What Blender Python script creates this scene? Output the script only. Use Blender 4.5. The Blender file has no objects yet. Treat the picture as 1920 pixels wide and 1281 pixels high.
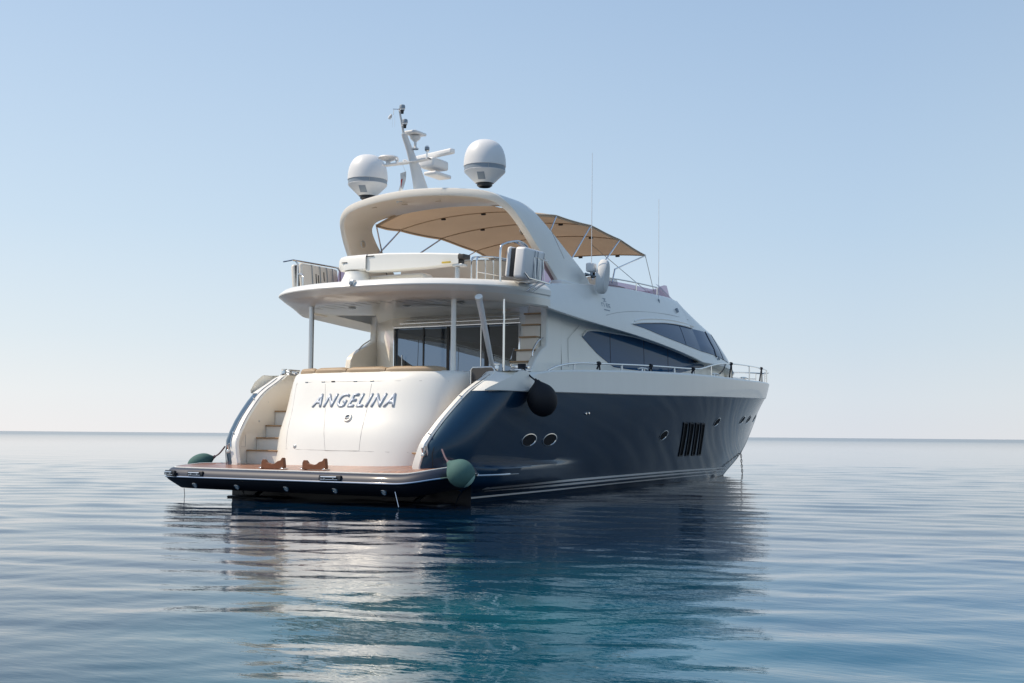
import bpy, bmesh, math, random
import numpy as np
from mathutils import Vector, Matrix
R = math.radians
random.seed(7); np.random.seed(7)
scene = bpy.context.scene
C = scene.collection

# ------------------------------------------------------------------ camera
F_PX, YAW = 2360.0, 0.525
PIT, ROLL = math.atan(175.8 / F_PX), R(0.49)
CAM = Vector((-19.58, -14.9, 1.253))
fw = Vector((math.cos(YAW)*math.cos(PIT), math.sin(YAW)*math.cos(PIT), math.sin(PIT)))
rt = Vector((math.sin(YAW), -math.cos(YAW), 0)); up = rt.cross(fw)
r2 = rt*math.cos(ROLL) + up*math.sin(ROLL); u2 = up*math.cos(ROLL) - rt*math.sin(ROLL)
cd = bpy.data.cameras.new("camera"); cam = bpy.data.objects.new("camera", cd); C.objects.link(cam)
cd.sensor_width = 36; cd.lens = F_PX/1920*36; cd.clip_end = 40000; cd.clip_start = .1
mw = Matrix((( r2.x, u2.x, -fw.x, CAM.x), (r2.y, u2.y, -fw.y, CAM.y), (r2.z, u2.z, -fw.z, CAM.z), (0, 0, 0, 1)))
cam.matrix_world = mw
scene.camera = cam

# ------------------------------------------------------------------ light
SUN_EL = R(52)
SUN_H = Vector((-0.46, 0.89, 0)).normalized()          # towards the sun, horizontal
sdir = Vector((SUN_H.x*math.cos(SUN_EL), SUN_H.y*math.cos(SUN_EL), math.sin(SUN_EL)))
sl = bpy.data.lights.new("sun", 'SUN'); sl.energy = 2.75; sl.angle = R(.53); sl.color = (1, .86, .69)
so = bpy.data.objects.new("sun", sl); C.objects.link(so)
so.rotation_euler = sdir.to_track_quat('Z', 'Y').to_euler()
world = bpy.data.worlds.new("World"); scene.world = world; world.use_nodes = True
wn = world.node_tree.nodes; wl = world.node_tree.links; wn.clear()
sky = wn.new('ShaderNodeTexSky'); sky.sky_type = 'NISHITA'; sky.sun_disc = False
sky.sun_elevation = SUN_EL; sky.sun_rotation = math.atan2(SUN_H.x, SUN_H.y)
sky.air_density = 1.0; sky.dust_density = .5; sky.ozone_density = 1.0; sky.altitude = 0
# pale sea haze low over the horizon, thinning with elevation
geo_w = wn.new('ShaderNodeTexCoord'); sep = wn.new('ShaderNodeSeparateXYZ'); wl.new(geo_w.outputs['Generated'], sep.inputs[0])
hz = wn.new('ShaderNodeMath'); hz.operation = 'MULTIPLY'; hz.inputs[1].default_value = -1.3; hz.use_clamp = False
ab = wn.new('ShaderNodeMath'); ab.operation = 'ABSOLUTE'; wl.new(sep.outputs['Z'], ab.inputs[0]); wl.new(ab.outputs[0], hz.inputs[0])
ex = wn.new('ShaderNodeMath'); ex.operation = 'EXPONENT'; wl.new(hz.outputs[0], ex.inputs[0])
sm_ = wn.new('ShaderNodeVectorMath'); sm_.operation = 'DOT_PRODUCT'; wl.new(geo_w.outputs['Generated'], sm_.inputs[0]); sm_.inputs[1].default_value = tuple(SUN_H)
side_f = wn.new('ShaderNodeMapRange'); side_f.inputs['From Min'].default_value = -1; side_f.inputs['From Max'].default_value = 1
wl.new(sm_.outputs['Value'], side_f.inputs['Value'])
HAZE_K = 1/.1
low_ramp = wn.new('ShaderNodeValToRGB'); cr_ = low_ramp.color_ramp
cr_.elements[0].position = 0; cr_.elements[0].color = (.60, .595, .60, 1); cr_.elements[1].position = 1; cr_.elements[1].color = (.20, .35, .62, 1)
for p_, c_ in ((.03, (.575, .60, .62, 1)), (.075, (.51, .57, .62, 1)), (.16, (.435, .53, .62, 1)), (.33, (.365, .475, .605, 1)), (.6, (.25, .40, .59, 1))):
    e_ = cr_.elements.new(p_); e_.color = c_
wl.new(ab.outputs[0], low_ramp.inputs[0])
brt = wn.new('ShaderNodeMix'); brt.data_type = 'RGBA'; brt.blend_type = 'MULTIPLY'; brt.inputs['Factor'].default_value = 1
bf_ = wn.new('ShaderNodeMix'); bf_.data_type = 'RGBA'; bf_.blend_type = 'MULTIPLY'; bf_.inputs['Factor'].default_value = 1; bf_.inputs['B'].default_value = (HAZE_K, HAZE_K, HAZE_K, 1)
sr_ = wn.new('ShaderNodeValToRGB'); sr = sr_.color_ramp; sr.elements[0].position = 0; sr.elements[0].color = (.98, .95, .88, 1); sr.elements[1].position = 1; sr.elements[1].color = (1.14, 1.08, 1.03, 1)
for p_, c_ in ((.22, (.92, .92, .89, 1)), (.39, (.84, .885, .94, 1)), (.55, (.95, .97, .99, 1)), (.75, (1.06, 1.04, 1.02, 1))):
    e_ = sr.elements.new(p_); e_.color = c_
wl.new(sr_.outputs['Color'], bf_.inputs['A'])
wl.new(side_f.outputs['Result'], sr_.inputs['Fac']); wl.new(low_ramp.outputs['Color'], brt.inputs['A']); wl.new(bf_.outputs['Result'], brt.inputs['B'])
skm = wn.new('ShaderNodeMix'); skm.data_type = 'RGBA'
wl.new(ex.outputs[0], skm.inputs['Factor']); wl.new(sky.outputs[0], skm.inputs['A']); wl.new(brt.outputs['Result'], skm.inputs['B'])
bg = wn.new('ShaderNodeBackground'); bg.inputs[1].default_value = .1
wo = wn.new('ShaderNodeOutputWorld')
wl.new(skm.outputs['Result'], bg.inputs[0]); wl.new(bg.outputs[0], wo.inputs[0])
scene.view_settings.view_transform = 'Standard'; scene.view_settings.look = 'None'
scene.view_settings.exposure = 0.5; scene.view_settings.gamma = 1
scene.cycles.max_bounces = 10; scene.cycles.glossy_bounces = 5; scene.cycles.transparent_max_bounces = 12

# ------------------------------------------------------------------ materials
def new_mat(name):
    m = bpy.data.materials.new(name); m.use_nodes = True
    nt = m.node_tree; b = nt.nodes['Principled BSDF']
    return m, nt, b
def pbr(name, col, rough=.4, metal=0., ior=1.5, coat=0., coat_rough=.03, var=.05, scale=2., bump=0., bscale=40., rvar=.0, streak=0):
    m, nt, b = new_mat(name)
    b.inputs['Roughness'].default_value = rough; b.inputs['Metallic'].default_value = metal
    b.inputs['IOR'].default_value = ior
    b.inputs['Coat Weight'].default_value = coat; b.inputs['Coat Roughness'].default_value = coat_rough
    tc = nt.nodes.new('ShaderNodeTexCoord')
    nz = nt.nodes.new('ShaderNodeTexNoise'); nz.inputs['Scale'].default_value = scale; nz.inputs['Detail'].default_value = 5
    if streak:   # run-off streaks: noise drawn out vertically
        mp = nt.nodes.new('ShaderNodeMapping'); mp.inputs['Scale'].default_value = (streak, streak, streak*.07)
        nt.links.new(tc.outputs['Object'], mp.inputs[0]); nt.links.new(mp.outputs[0], nz.inputs['Vector'])
    else: nt.links.new(tc.outputs['Object'], nz.inputs['Vector'])
    mx = nt.nodes.new('ShaderNodeMix'); mx.data_type = 'RGBA'
    lo = [c*(1-var) for c in col]; hi = [min(1, c*(1+var)) for c in col]
    mx.inputs['A'].default_value = (*lo, 1); mx.inputs['B'].default_value = (*hi, 1)
    nt.links.new(nz.outputs['Fac'], mx.inputs['Factor']); nt.links.new(mx.outputs['Result'], b.inputs['Base Color'])
    if rvar:
        mr = nt.nodes.new('ShaderNodeMapRange'); mr.inputs['To Min'].default_value = max(0, rough-rvar); mr.inputs['To Max'].default_value = rough+rvar
        nt.links.new(nz.outputs['Fac'], mr.inputs['Value']); nt.links.new(mr.outputs['Result'], b.inputs['Roughness'])
    if bump:
        n2 = nt.nodes.new('ShaderNodeTexNoise'); n2.inputs['Scale'].default_value = bscale; n2.inputs['Detail'].default_value = 4
        nt.links.new(tc.outputs['Object'], n2.inputs['Vector'])
        bp = nt.nodes.new('ShaderNodeBump'); bp.inputs['Strength'].default_value = bump; bp.inputs['Distance'].default_value = .01
        nt.links.new(n2.outputs['Fac'], bp.inputs['Height']); nt.links.new(bp.outputs['Normal'], b.inputs['Normal'])
    return m
WHITE = pbr('white_gelcoat', (.86, .85, .795), .36, coat=.3, var=.035, scale=1.6, streak=2.2)
CREAM = pbr('cream_gelcoat_and_bounce', (.87, .81, .71), .3, coat=.4, var=.015, scale=1.5)
NAVY = pbr('navy_hull_paint', (.0008, .021, .056), .46, ior=1.52, coat=.7, coat_rough=.010, var=.25, scale=1.5, streak=1.5, rvar=.02)
NAVY.node_tree.nodes['Principled BSDF'].inputs['Coat IOR'].default_value = 1.38; NAVY.node_tree.nodes['Principled BSDF'].inputs['Specular Tint'].default_value = (.45, .80, 1, 1)
NAVYG = pbr('grey_navy_edge', (.014, .022, .042), .48, ior=1.45, coat=.25, coat_rough=.1, var=.12, scale=6)
STRIPE = pbr('stripe_white', (.82, .83, .83), .35, var=.05)
ANTIFOUL = pbr('antifoul', (.006, .01, .018), .5, var=.2)
STEEL = pbr('stainless', (.72, .72, .72), .14, metal=1., var=.04, scale=8, rvar=.04)
SATIN = pbr('satin_metal', (.60, .61, .61), .34, metal=.85, var=.06, scale=9)
BLACK = pbr('black_plastic', (.012, .012, .014), .4, var=.2)
RUBBER = pbr('black_rubber', (.003, .004, .008), .7, var=.2, bump=.1)
GREY = pbr('grey_band', (.27, .32, .37), .45, var=.05)
DOME = pbr('dome_white', (.80, .80, .79), .42, var=.015, scale=3)
GREENF = pbr('green_fabric', (.065, .15, .135), .8, var=.12, scale=12, bump=.25, bscale=160)
GREENP = pbr('pale_green', (.34, .55, .48), .7, var=.08)
CUSH = pbr('tan_vinyl', (.42, .31, .20), .55, var=.07, scale=5, bump=.12, bscale=60)
BEIGE = pbr('beige_vinyl', (.55, .48, .38), .6, var=.06, scale=4)
ROPE = pbr('rope_dark', (.02, .022, .03), .8, var=.3, scale=60, bump=.5, bscale=200)
ROPEP = pbr('rope_purple', (.13, .09, .11), .8, var=.3, scale=60)
LETTER = pbr('letter_metal', (.55, .60, .67), .42, metal=.25, var=.08, scale=9)
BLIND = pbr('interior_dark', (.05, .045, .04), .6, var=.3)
INTER = pbr('interior_wood', (.16, .10, .055), .45, var=.2)
LENS = pbr('lens_glass', (.35, .4, .42), .1, var=.1)
SEAM = pbr('panel_seam', (.50, .48, .45), .5, var=.1)
BRONZE = pbr('smoked_plastic', (.05, .035, .03), .12, coat=.6, var=.2)
CHAIN = pbr('galvanised_chain', (.10, .10, .10), .5, metal=.6, var=.2)
REDM = pbr('red_cloth', (.55, .03, .03), .7, var=.1)
YELLOW = pbr('yellow_label', (.62, .45, .06), .5, var=.1)
CLOTHW = pbr('white_cloth', (.72, .73, .72), .85, var=.08, scale=5, bump=.3, bscale=30)

def glass_mat(name, col, rough=.03):
    m, nt, b = new_mat(name)
    b.inputs['Base Color'].default_value = (*col, 1); b.inputs['Roughness'].default_value = rough
    b.inputs['IOR'].default_value = 1.38
    tc = nt.nodes.new('ShaderNodeTexCoord'); nz = nt.nodes.new('ShaderNodeTexNoise'); nz.inputs['Scale'].default_value = .7
    nt.links.new(tc.outputs['Object'], nz.inputs['Vector'])
    bp = nt.nodes.new('ShaderNodeBump'); bp.inputs['Strength'].default_value = .05; bp.inputs['Distance'].default_value = .02
    nt.links.new(nz.outputs['Fac'], bp.inputs['Height']); nt.links.new(bp.outputs['Normal'], b.inputs['Normal'])
    return m
WINDOW = glass_mat('tinted_window', (.018, .080, .18))
WINDOW.node_tree.nodes['Principled BSDF'].inputs['IOR'].default_value = 1.22; WINDOW.node_tree.nodes['Principled BSDF'].inputs['Specular Tint'].default_value = (.6, .8, 1, 1)
DOORG = glass_mat('door_glass', (.006, .009, .014))

def smoked(name, tint, gl=.12):
    m = bpy.data.materials.new(name); m.use_nodes = True; nt = m.node_tree; nt.nodes.clear()
    o = nt.nodes.new('ShaderNodeOutputMaterial'); t = nt.nodes.new('ShaderNodeBsdfTransparent'); t.inputs[0].default_value = (*tint, 1)
    g = nt.nodes.new('ShaderNodeBsdfGlossy'); g.inputs['Roughness'].default_value = .04
    fr = nt.nodes.new('ShaderNodeFresnel'); gb = nt.nodes.new('ShaderNodeNewGeometry'); mi = nt.nodes.new('ShaderNodeMapRange')
    mi.inputs['To Min'].default_value = 1.45; mi.inputs['To Max'].default_value = 1/1.45   # same reflectance from either side of the pane
    nt.links.new(gb.outputs['Backfacing'], mi.inputs['Value']); nt.links.new(mi.outputs['Result'], fr.inputs[0])
    mx = nt.nodes.new('ShaderNodeMixShader')
    nt.links.new(fr.outputs[0], mx.inputs[0]); nt.links.new(t.outputs[0], mx.inputs[1]); nt.links.new(g.outputs[0], mx.inputs[2])
    nt.links.new(mx.outputs[0], o.inputs[0]); return m
PURPLE = smoked('purple_acrylic', (.44, .33, .43))

def cloth():
    m = bpy.data.materials.new('canopy_cloth'); m.use_nodes = True; nt = m.node_tree; nt.nodes.clear()
    o = nt.nodes.new('ShaderNodeOutputMaterial'); d = nt.nodes.new('ShaderNodeBsdfDiffuse'); t = nt.nodes.new('ShaderNodeBsdfTranslucent')
    d.inputs[0].default_value = (.60, .47, .33, 1); mx = nt.nodes.new('ShaderNodeMixShader'); mx.inputs[0].default_value = .24
    tc = nt.nodes.new('ShaderNodeTexCoord'); nz = nt.nodes.new('ShaderNodeTexNoise'); nz.inputs['Scale'].default_value = 1.6; nz.inputs['Detail'].default_value = 6
    cr = nt.nodes.new('ShaderNodeMix'); cr.data_type = 'RGBA'
    cr.inputs['A'].default_value = (.55, .39, .26, 1); cr.inputs['B'].default_value = (.76, .55, .37, 1)
    nt.links.new(tc.outputs['Object'], nz.inputs['Vector']); nt.links.new(nz.outputs['Fac'], cr.inputs['Factor']); nt.links.new(cr.outputs['Result'], t.inputs[0])
    bp = nt.nodes.new('ShaderNodeBump'); bp.inputs['Strength'].default_value = .35; bp.inputs['Distance'].default_value = .05
    nt.links.new(nz.outputs['Fac'], bp.inputs['Height'])
    for n in (d, t): nt.links.new(bp.outputs['Normal'], n.inputs['Normal'])
    nt.links.new(d.outputs[0], mx.inputs[1]); nt.links.new(t.outputs[0], mx.inputs[2]); nt.links.new(mx.outputs[0], o.inputs[0])
    return m
CANVAS = cloth()

def teak(name, c1, c2, plank=.06, axis='Y', rough=.45, caulk=.0):
    m, nt, b = new_mat(name); b.inputs['Roughness'].default_value = rough
    b.inputs['Coat Weight'].default_value = .45; b.inputs['Coat Roughness'].default_value = .2
    tc = nt.nodes.new('ShaderNodeTexCoord'); sp = nt.nodes.new('ShaderNodeSeparateXYZ'); nt.links.new(tc.outputs['Object'], sp.inputs[0])
    dv = nt.nodes.new('ShaderNodeMath'); dv.operation = 'DIVIDE'; dv.inputs[1].default_value = plank; nt.links.new(sp.outputs[axis], dv.inputs[0])
    fr = nt.nodes.new('ShaderNodeMath'); fr.operation = 'FRACT'; nt.links.new(dv.outputs[0], fr.inputs[0])
    lt = nt.nodes.new('ShaderNodeMath'); lt.operation = 'LESS_THAN'; lt.inputs[1].default_value = .1; nt.links.new(fr.outputs[0], lt.inputs[0])
    fl = nt.nodes.new('ShaderNodeMath'); fl.operation = 'FLOOR'; nt.links.new(dv.outputs[0], fl.inputs[0])
    wn_ = nt.nodes.new('ShaderNodeTexWhiteNoise'); wn_.noise_dimensions = '1D'; nt.links.new(fl.outputs[0], wn_.inputs['W'])
    mp = nt.nodes.new('ShaderNodeMapping'); mp.inputs['Scale'].default_value = (3, 40, 40) if axis == 'Y' else (40, 3, 40)
    nt.links.new(tc.outputs['Object'], mp.inputs[0]); nz = nt.nodes.new('ShaderNodeTexNoise'); nz.inputs['Scale'].default_value = 1; nt.links.new(mp.outputs[0], nz.inputs['Vector'])
    ad = nt.nodes.new('ShaderNodeMath'); ad.operation = 'ADD'; nt.links.new(nz.outputs['Fac'], ad.inputs[0]); nt.links.new(wn_.outputs['Value'], ad.inputs[1])
    h = nt.nodes.new('ShaderNodeMath'); h.operation = 'MULTIPLY'; h.inputs[1].default_value = .5; nt.links.new(ad.outputs[0], h.inputs[0])
    mx = nt.nodes.new('ShaderNodeMix'); mx.data_type = 'RGBA'; mx.inputs['A'].default_value = (*c1, 1); mx.inputs['B'].default_value = (*c2, 1)
    nt.links.new(h.outputs[0], mx.inputs['Factor'])
    m2 = nt.nodes.new('ShaderNodeMix'); m2.data_type = 'RGBA'; m2.inputs['B'].default_value = (.03, .025, .02, 1)
    nt.links.new(lt.outputs[0], m2.inputs['Factor']); nt.links.new(mx.outputs['Result'], m2.inputs['A']); nt.links.new(m2.outputs['Result'], b.inputs['Base Color'])
    return m
TEAK = teak('teak_planking', (.22, .085, .045), (.50, .235, .135), plank=.11, rough=.38)
TEAKP = teak('teak_tread', (.36, .21, .10), (.45, .28, .14), .08, 'X', rough=.5)
WOOD = pbr('varnished_wood', (.20, .072, .028), .42, var=.2, scale=9)

def water_mat():
    m, nt, b = new_mat('sea_water')
    b.inputs['IOR'].default_value = 1.333; b.inputs['Roughness'].default_value = .03
    g0 = nt.nodes.new('ShaderNodeNewGeometry'); v0 = nt.nodes.new('ShaderNodeVectorMath'); v0.operation = 'LENGTH'; nt.links.new(g0.outputs['Position'], v0.inputs[0])
    r0 = nt.nodes.new('ShaderNodeMapRange'); r0.inputs['From Min'].default_value = 40; r0.inputs['From Max'].default_value = 600; r0.inputs['To Min'].default_value = .02; r0.inputs['To Max'].default_value = .17
    nt.links.new(v0.outputs['Value'], r0.inputs['Value']); nt.links.new(r0.outputs['Result'], b.inputs['Roughness'])
    tc = nt.nodes.new('ShaderNodeTexCoord')
    def noise(scale, sx, sy, detail=3, rot=0):
        mp = nt.nodes.new('ShaderNodeMapping'); mp.inputs['Scale'].default_value = (sx, sy, 1); mp.inputs['Rotation'].default_value = (0, 0, rot)
        nt.links.new(tc.outputs['Object'], mp.inputs[0])
        n = nt.nodes.new('ShaderNodeTexNoise'); n.inputs['Scale'].default_value = scale; n.inputs['Detail'].default_value = detail
        nt.links.new(mp.outputs[0], n.inputs['Vector']); return n
    # sandy shallows seen through the water near the viewer, deeper blue further out
    geo = nt.nodes.new('ShaderNodeNewGeometry')
    vd = nt.nodes.new('ShaderNodeVectorMath'); vd.operation = 'DISTANCE'; vd.inputs[1].default_value = (-11.6, -12.2, 0)
    nt.links.new(geo.outputs['Position'], vd.inputs[0])
    mr = nt.nodes.new('ShaderNodeMapRange'); mr.interpolation_type = 'SMOOTHSTEP'
    mr.inputs['From Min'].default_value = 0.5; mr.inputs['From Max'].default_value = 6.5
    mr.inputs['To Min'].default_value = 1; mr.inputs['To Max'].default_value = 0
    nt.links.new(vd.outputs['Value'], mr.inputs['Value'])
    n1 = noise(.45, 1, 1, 5)
    n1r = nt.nodes.new('ShaderNodeMapRange'); n1r.inputs['From Min'].default_value = .3; n1r.inputs['From Max'].default_value = .7
    n1r.inputs['To Min'].default_value = .35; n1r.inputs['To Max'].default_value = 1.1
    nt.links.new(n1.outputs['Fac'], n1r.inputs['Value'])
    mu = nt.nodes.new('ShaderNodeMath'); mu.operation = 'MULTIPLY'; mu.use_clamp = True
    nt.links.new(mr.outputs['Result'], mu.inputs[0]); nt.links.new(n1r.outputs['Result'], mu.inputs[1])
    mx = nt.nodes.new('ShaderNodeMix'); mx.data_type = 'RGBA'
    mx.inputs['A'].default_value = (.001, .017, .045, 1); mx.inputs['B'].default_value = (.002, .135, .155, 1)
    nt.links.new(mu.outputs[0], mx.inputs['Factor'])
    vd2 = nt.nodes.new('ShaderNodeVectorMath'); vd2.operation = 'DISTANCE'; vd2.inputs[1].default_value = (-8.5, -19.5, 0)   # bluer patch: reflected sky blue put into the water colour
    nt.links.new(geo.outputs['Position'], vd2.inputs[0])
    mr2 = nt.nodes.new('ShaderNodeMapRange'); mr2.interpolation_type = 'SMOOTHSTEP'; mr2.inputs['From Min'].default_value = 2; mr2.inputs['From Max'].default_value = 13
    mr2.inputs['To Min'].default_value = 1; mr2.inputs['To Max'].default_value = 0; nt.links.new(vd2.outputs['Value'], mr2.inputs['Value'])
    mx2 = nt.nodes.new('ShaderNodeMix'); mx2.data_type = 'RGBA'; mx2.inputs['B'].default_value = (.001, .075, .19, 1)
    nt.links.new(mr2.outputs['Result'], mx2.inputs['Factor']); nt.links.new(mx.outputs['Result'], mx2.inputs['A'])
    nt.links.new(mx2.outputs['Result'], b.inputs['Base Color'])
    a = noise(3.2, 1.6, .6, 3, R(-55)); c = noise(11, 1.5, .7, 2, R(-70))
    b1 = nt.nodes.new('ShaderNodeBump'); b1.inputs['Strength'].default_value = 1; b1.inputs['Distance'].default_value = .0028
    b2 = nt.nodes.new('ShaderNodeBump'); b2.inputs['Strength'].default_value = 1; b2.inputs['Distance'].default_value = .0018
    nt.links.new(a.outputs['Fac'], b1.inputs['Height']); nt.links.new(c.outputs['Fac'], b2.inputs['Height'])
    nt.links.new(b1.outputs['Normal'], b2.inputs['Normal']); nt.links.new(b2.outputs['Normal'], b.inputs['Normal'])
    return m
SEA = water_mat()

# ------------------------------------------------------------------ mesh helpers
class MB:
    def __init__(s): s.v = []; s.f = []; s.m = []; s.mats = []
    def mi(s, mat):
        if mat not in s.mats: s.mats.append(mat)
        return s.mats.index(mat)
    def add(s, vs, fs, mat):
        o = len(s.v); s.v += [tuple(map(float, p)) for p in vs]; k = s.mi(mat)
        for f in fs: s.f.append(tuple(i+o for i in f)); s.m.append(k)
        return s
    def grid(s, rows, mat, closed_u=False, closed_v=False):
        n, m = len(rows), len(rows[0]); vs = [p for r in rows for p in r]; fs = []
        for i in range(n if closed_v else n-1):
            for j in range(m if closed_u else m-1):
                a = i*m+j; b = i*m+(j+1) % m; i2 = (i+1) % n
                fs.append((a, b, i2*m+(j+1) % m, i2*m+j))
        return s.add(vs, fs, mat)
    def box(s, lo, hi, mat, bev=0., mtx=None):
        bm = bmesh.new(); bmesh.ops.create_cube(bm, size=1)
        for v in bm.verts: v.co = Vector([(lo[k]+hi[k])/2+v.co[k]*(hi[k]-lo[k]) for k in range(3)])
        if bev: bmesh.ops.bevel(bm, geom=bm.edges[:], offset=bev, segments=3, affect='EDGES', profile=.5)
        if mtx: bm.transform(mtx)
        return s.bm(bm, mat)
    def bm(s, bm, mat):
        bm.verts.index_update(); s.add([v.co for v in bm.verts], [[v.index for v in f.verts] for f in bm.faces], mat); bm.free(); return s
    def tube(s, pts, r, mat, n=8, closed=False, caps=True, smooth=0):
        pts = [Vector(p) for p in pts]
        if smooth: pts = spline(pts, smooth, closed)
        rows = []; N = len(pts); prev = None
        for i, p in enumerate(pts):
            a = pts[(i-1) % N] if (i or closed) else pts[0]; b = pts[(i+1) % N] if (i < N-1 or closed) else pts[-1]
            t = (b-a).normalized()
            if prev is None: x = t.orthogonal().normalized()
            else:
                x = (prev - t*prev.dot(t)); x = x.normalized() if x.length > 1e-6 else t.orthogonal().normalized()
            prev = x; y = t.cross(x); rr = r[i] if isinstance(r, (list, tuple)) and len(r) == N else (r if not isinstance(r, (list, tuple)) else r[0]+(r[-1]-r[0])*i/(N-1))
            rows.append([p+(x*math.cos(2*math.pi*k/n)+y*math.sin(2*math.pi*k/n))*rr for k in range(n)])
        s.grid(rows, mat, closed_u=True, closed_v=closed)
        if caps and not closed:
            s.add(rows[0], [tuple(range(n))[::-1]], mat); s.add(rows[-1], [tuple(range(n))], mat)
        return s
    def lathe(s, prof, mat, n=32, mtx=None, mats=None):
        # prof: (r, z)
        rows = [[Vector((max(r, 1e-4)*math.cos(2*math.pi*k/n), max(r, 1e-4)*math.sin(2*math.pi*k/n), z)) for k in range(n)] for r, z in prof]
        if mtx: rows = [[mtx @ p for p in rw] for rw in rows]
        if mats is None: return s.grid(rows, mat, closed_u=True)
        for i in range(len(rows)-1): s.grid(rows[i:i+2], mats[i], closed_u=True)
        return s
    def prism(s, poly, vec, mat):
        poly = [Vector(p) for p in poly]; vec = Vector(vec); n = len(poly)
        vs = poly+[p+vec for p in poly]
        fs = [tuple(range(n))[::-1], tuple(range(n, 2*n))]+[(i, (i+1) % n, n+(i+1) % n, n+i) for i in range(n)]
        return s.add(vs, fs, mat)
    def obj(s, name, parent=None, smooth=True, ang=35, bevel=0.):
        me = bpy.data.meshes.new(name); me.from_pydata(s.v, [], s.f)
        for m in s.mats: me.materials.append(m)
        me.polygons.foreach_set('material_index', s.m)
        bm = bmesh.new(); bm.from_mesh(me); bmesh.ops.remove_doubles(bm, verts=bm.verts, dist=2e-4)
        bmesh.ops.recalc_face_normals(bm, faces=bm.faces); bm.to_mesh(me); bm.free()
        if smooth: me.shade_smooth(); me.set_sharp_from_angle(angle=R(ang))
        o = bpy.data.objects.new(name, me); C.objects.link(o)
        if parent: o.parent = parent
        if bevel:
            b = o.modifiers.new('bevel', 'BEVEL'); b.width = bevel; b.segments = 2; b.limit_method = 'ANGLE'; b.angle_limit = R(40)
        return o
def spline(pts, k=6, closed=False):
    pts = [Vector(p) for p in pts]; out = []; N = len(pts)
    for i in range(N if closed else N-1):
        p0 = pts[(i-1) % N] if (i > 0 or closed) else pts[0]*2-pts[1]; p1 = pts[i]; p2 = pts[(i+1) % N]
        p3 = pts[(i+2) % N] if (i < N-2 or closed) else p2*2-p1
        for j in range(k):
            t = j/k
            out.append(.5*((2*p1)+(p2-p0)*t+(2*p0-5*p1+4*p2-p3)*t*t+(3*p1-p0-3*p2+p3)*t**3))
    if not closed: out.append(pts[-1])
    return out
def table(tab):
    xs = [a for a, _ in tab]; ys = [b for _, b in tab]
    d = [(ys[i+1]-ys[i])/(xs[i+1]-xs[i]) for i in range(len(xs)-1)]
    m = [d[0]]+[0 if d[i-1]*d[i] <= 0 else 2*d[i-1]*d[i]/(d[i-1]+d[i]) for i in range(1, len(d))]+[d[-1]]
    def f(x):
        if x <= xs[0]: return ys[0]
        if x >= xs[-1]: return ys[-1]
        i = int(np.searchsorted(xs, x))-1; i = max(0, min(i, len(d)-1)); h = xs[i+1]-xs[i]; t = (x-xs[i])/h
        return ys[i]*(1+2*t)*(1-t)**2+h*m[i]*t*(1-t)**2+ys[i+1]*t*t*(3-2*t)+h*m[i+1]*t*t*(t-1)
    return f
def sst(a, b, x):
    t = max(0., min(1., (x-a)/(b-a))); return t*t*(3-2*t)
def lin(a, b, n): return [a+(b-a)*i/(n-1) for i in range(n)]
def thing(name, label, cat, loc=(0, 0, 0), group=None):
    o = bpy.data.objects.new(name, None); C.objects.link(o); o.location = loc; o.empty_display_size = .2
    o['label'] = label; o['category'] = cat
    if group: o['group'] = group
    return o
def tag(o, label, cat, group=None):
    o['label'] = label; o['category'] = cat
    if group: o['group'] = group
    return o

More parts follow.
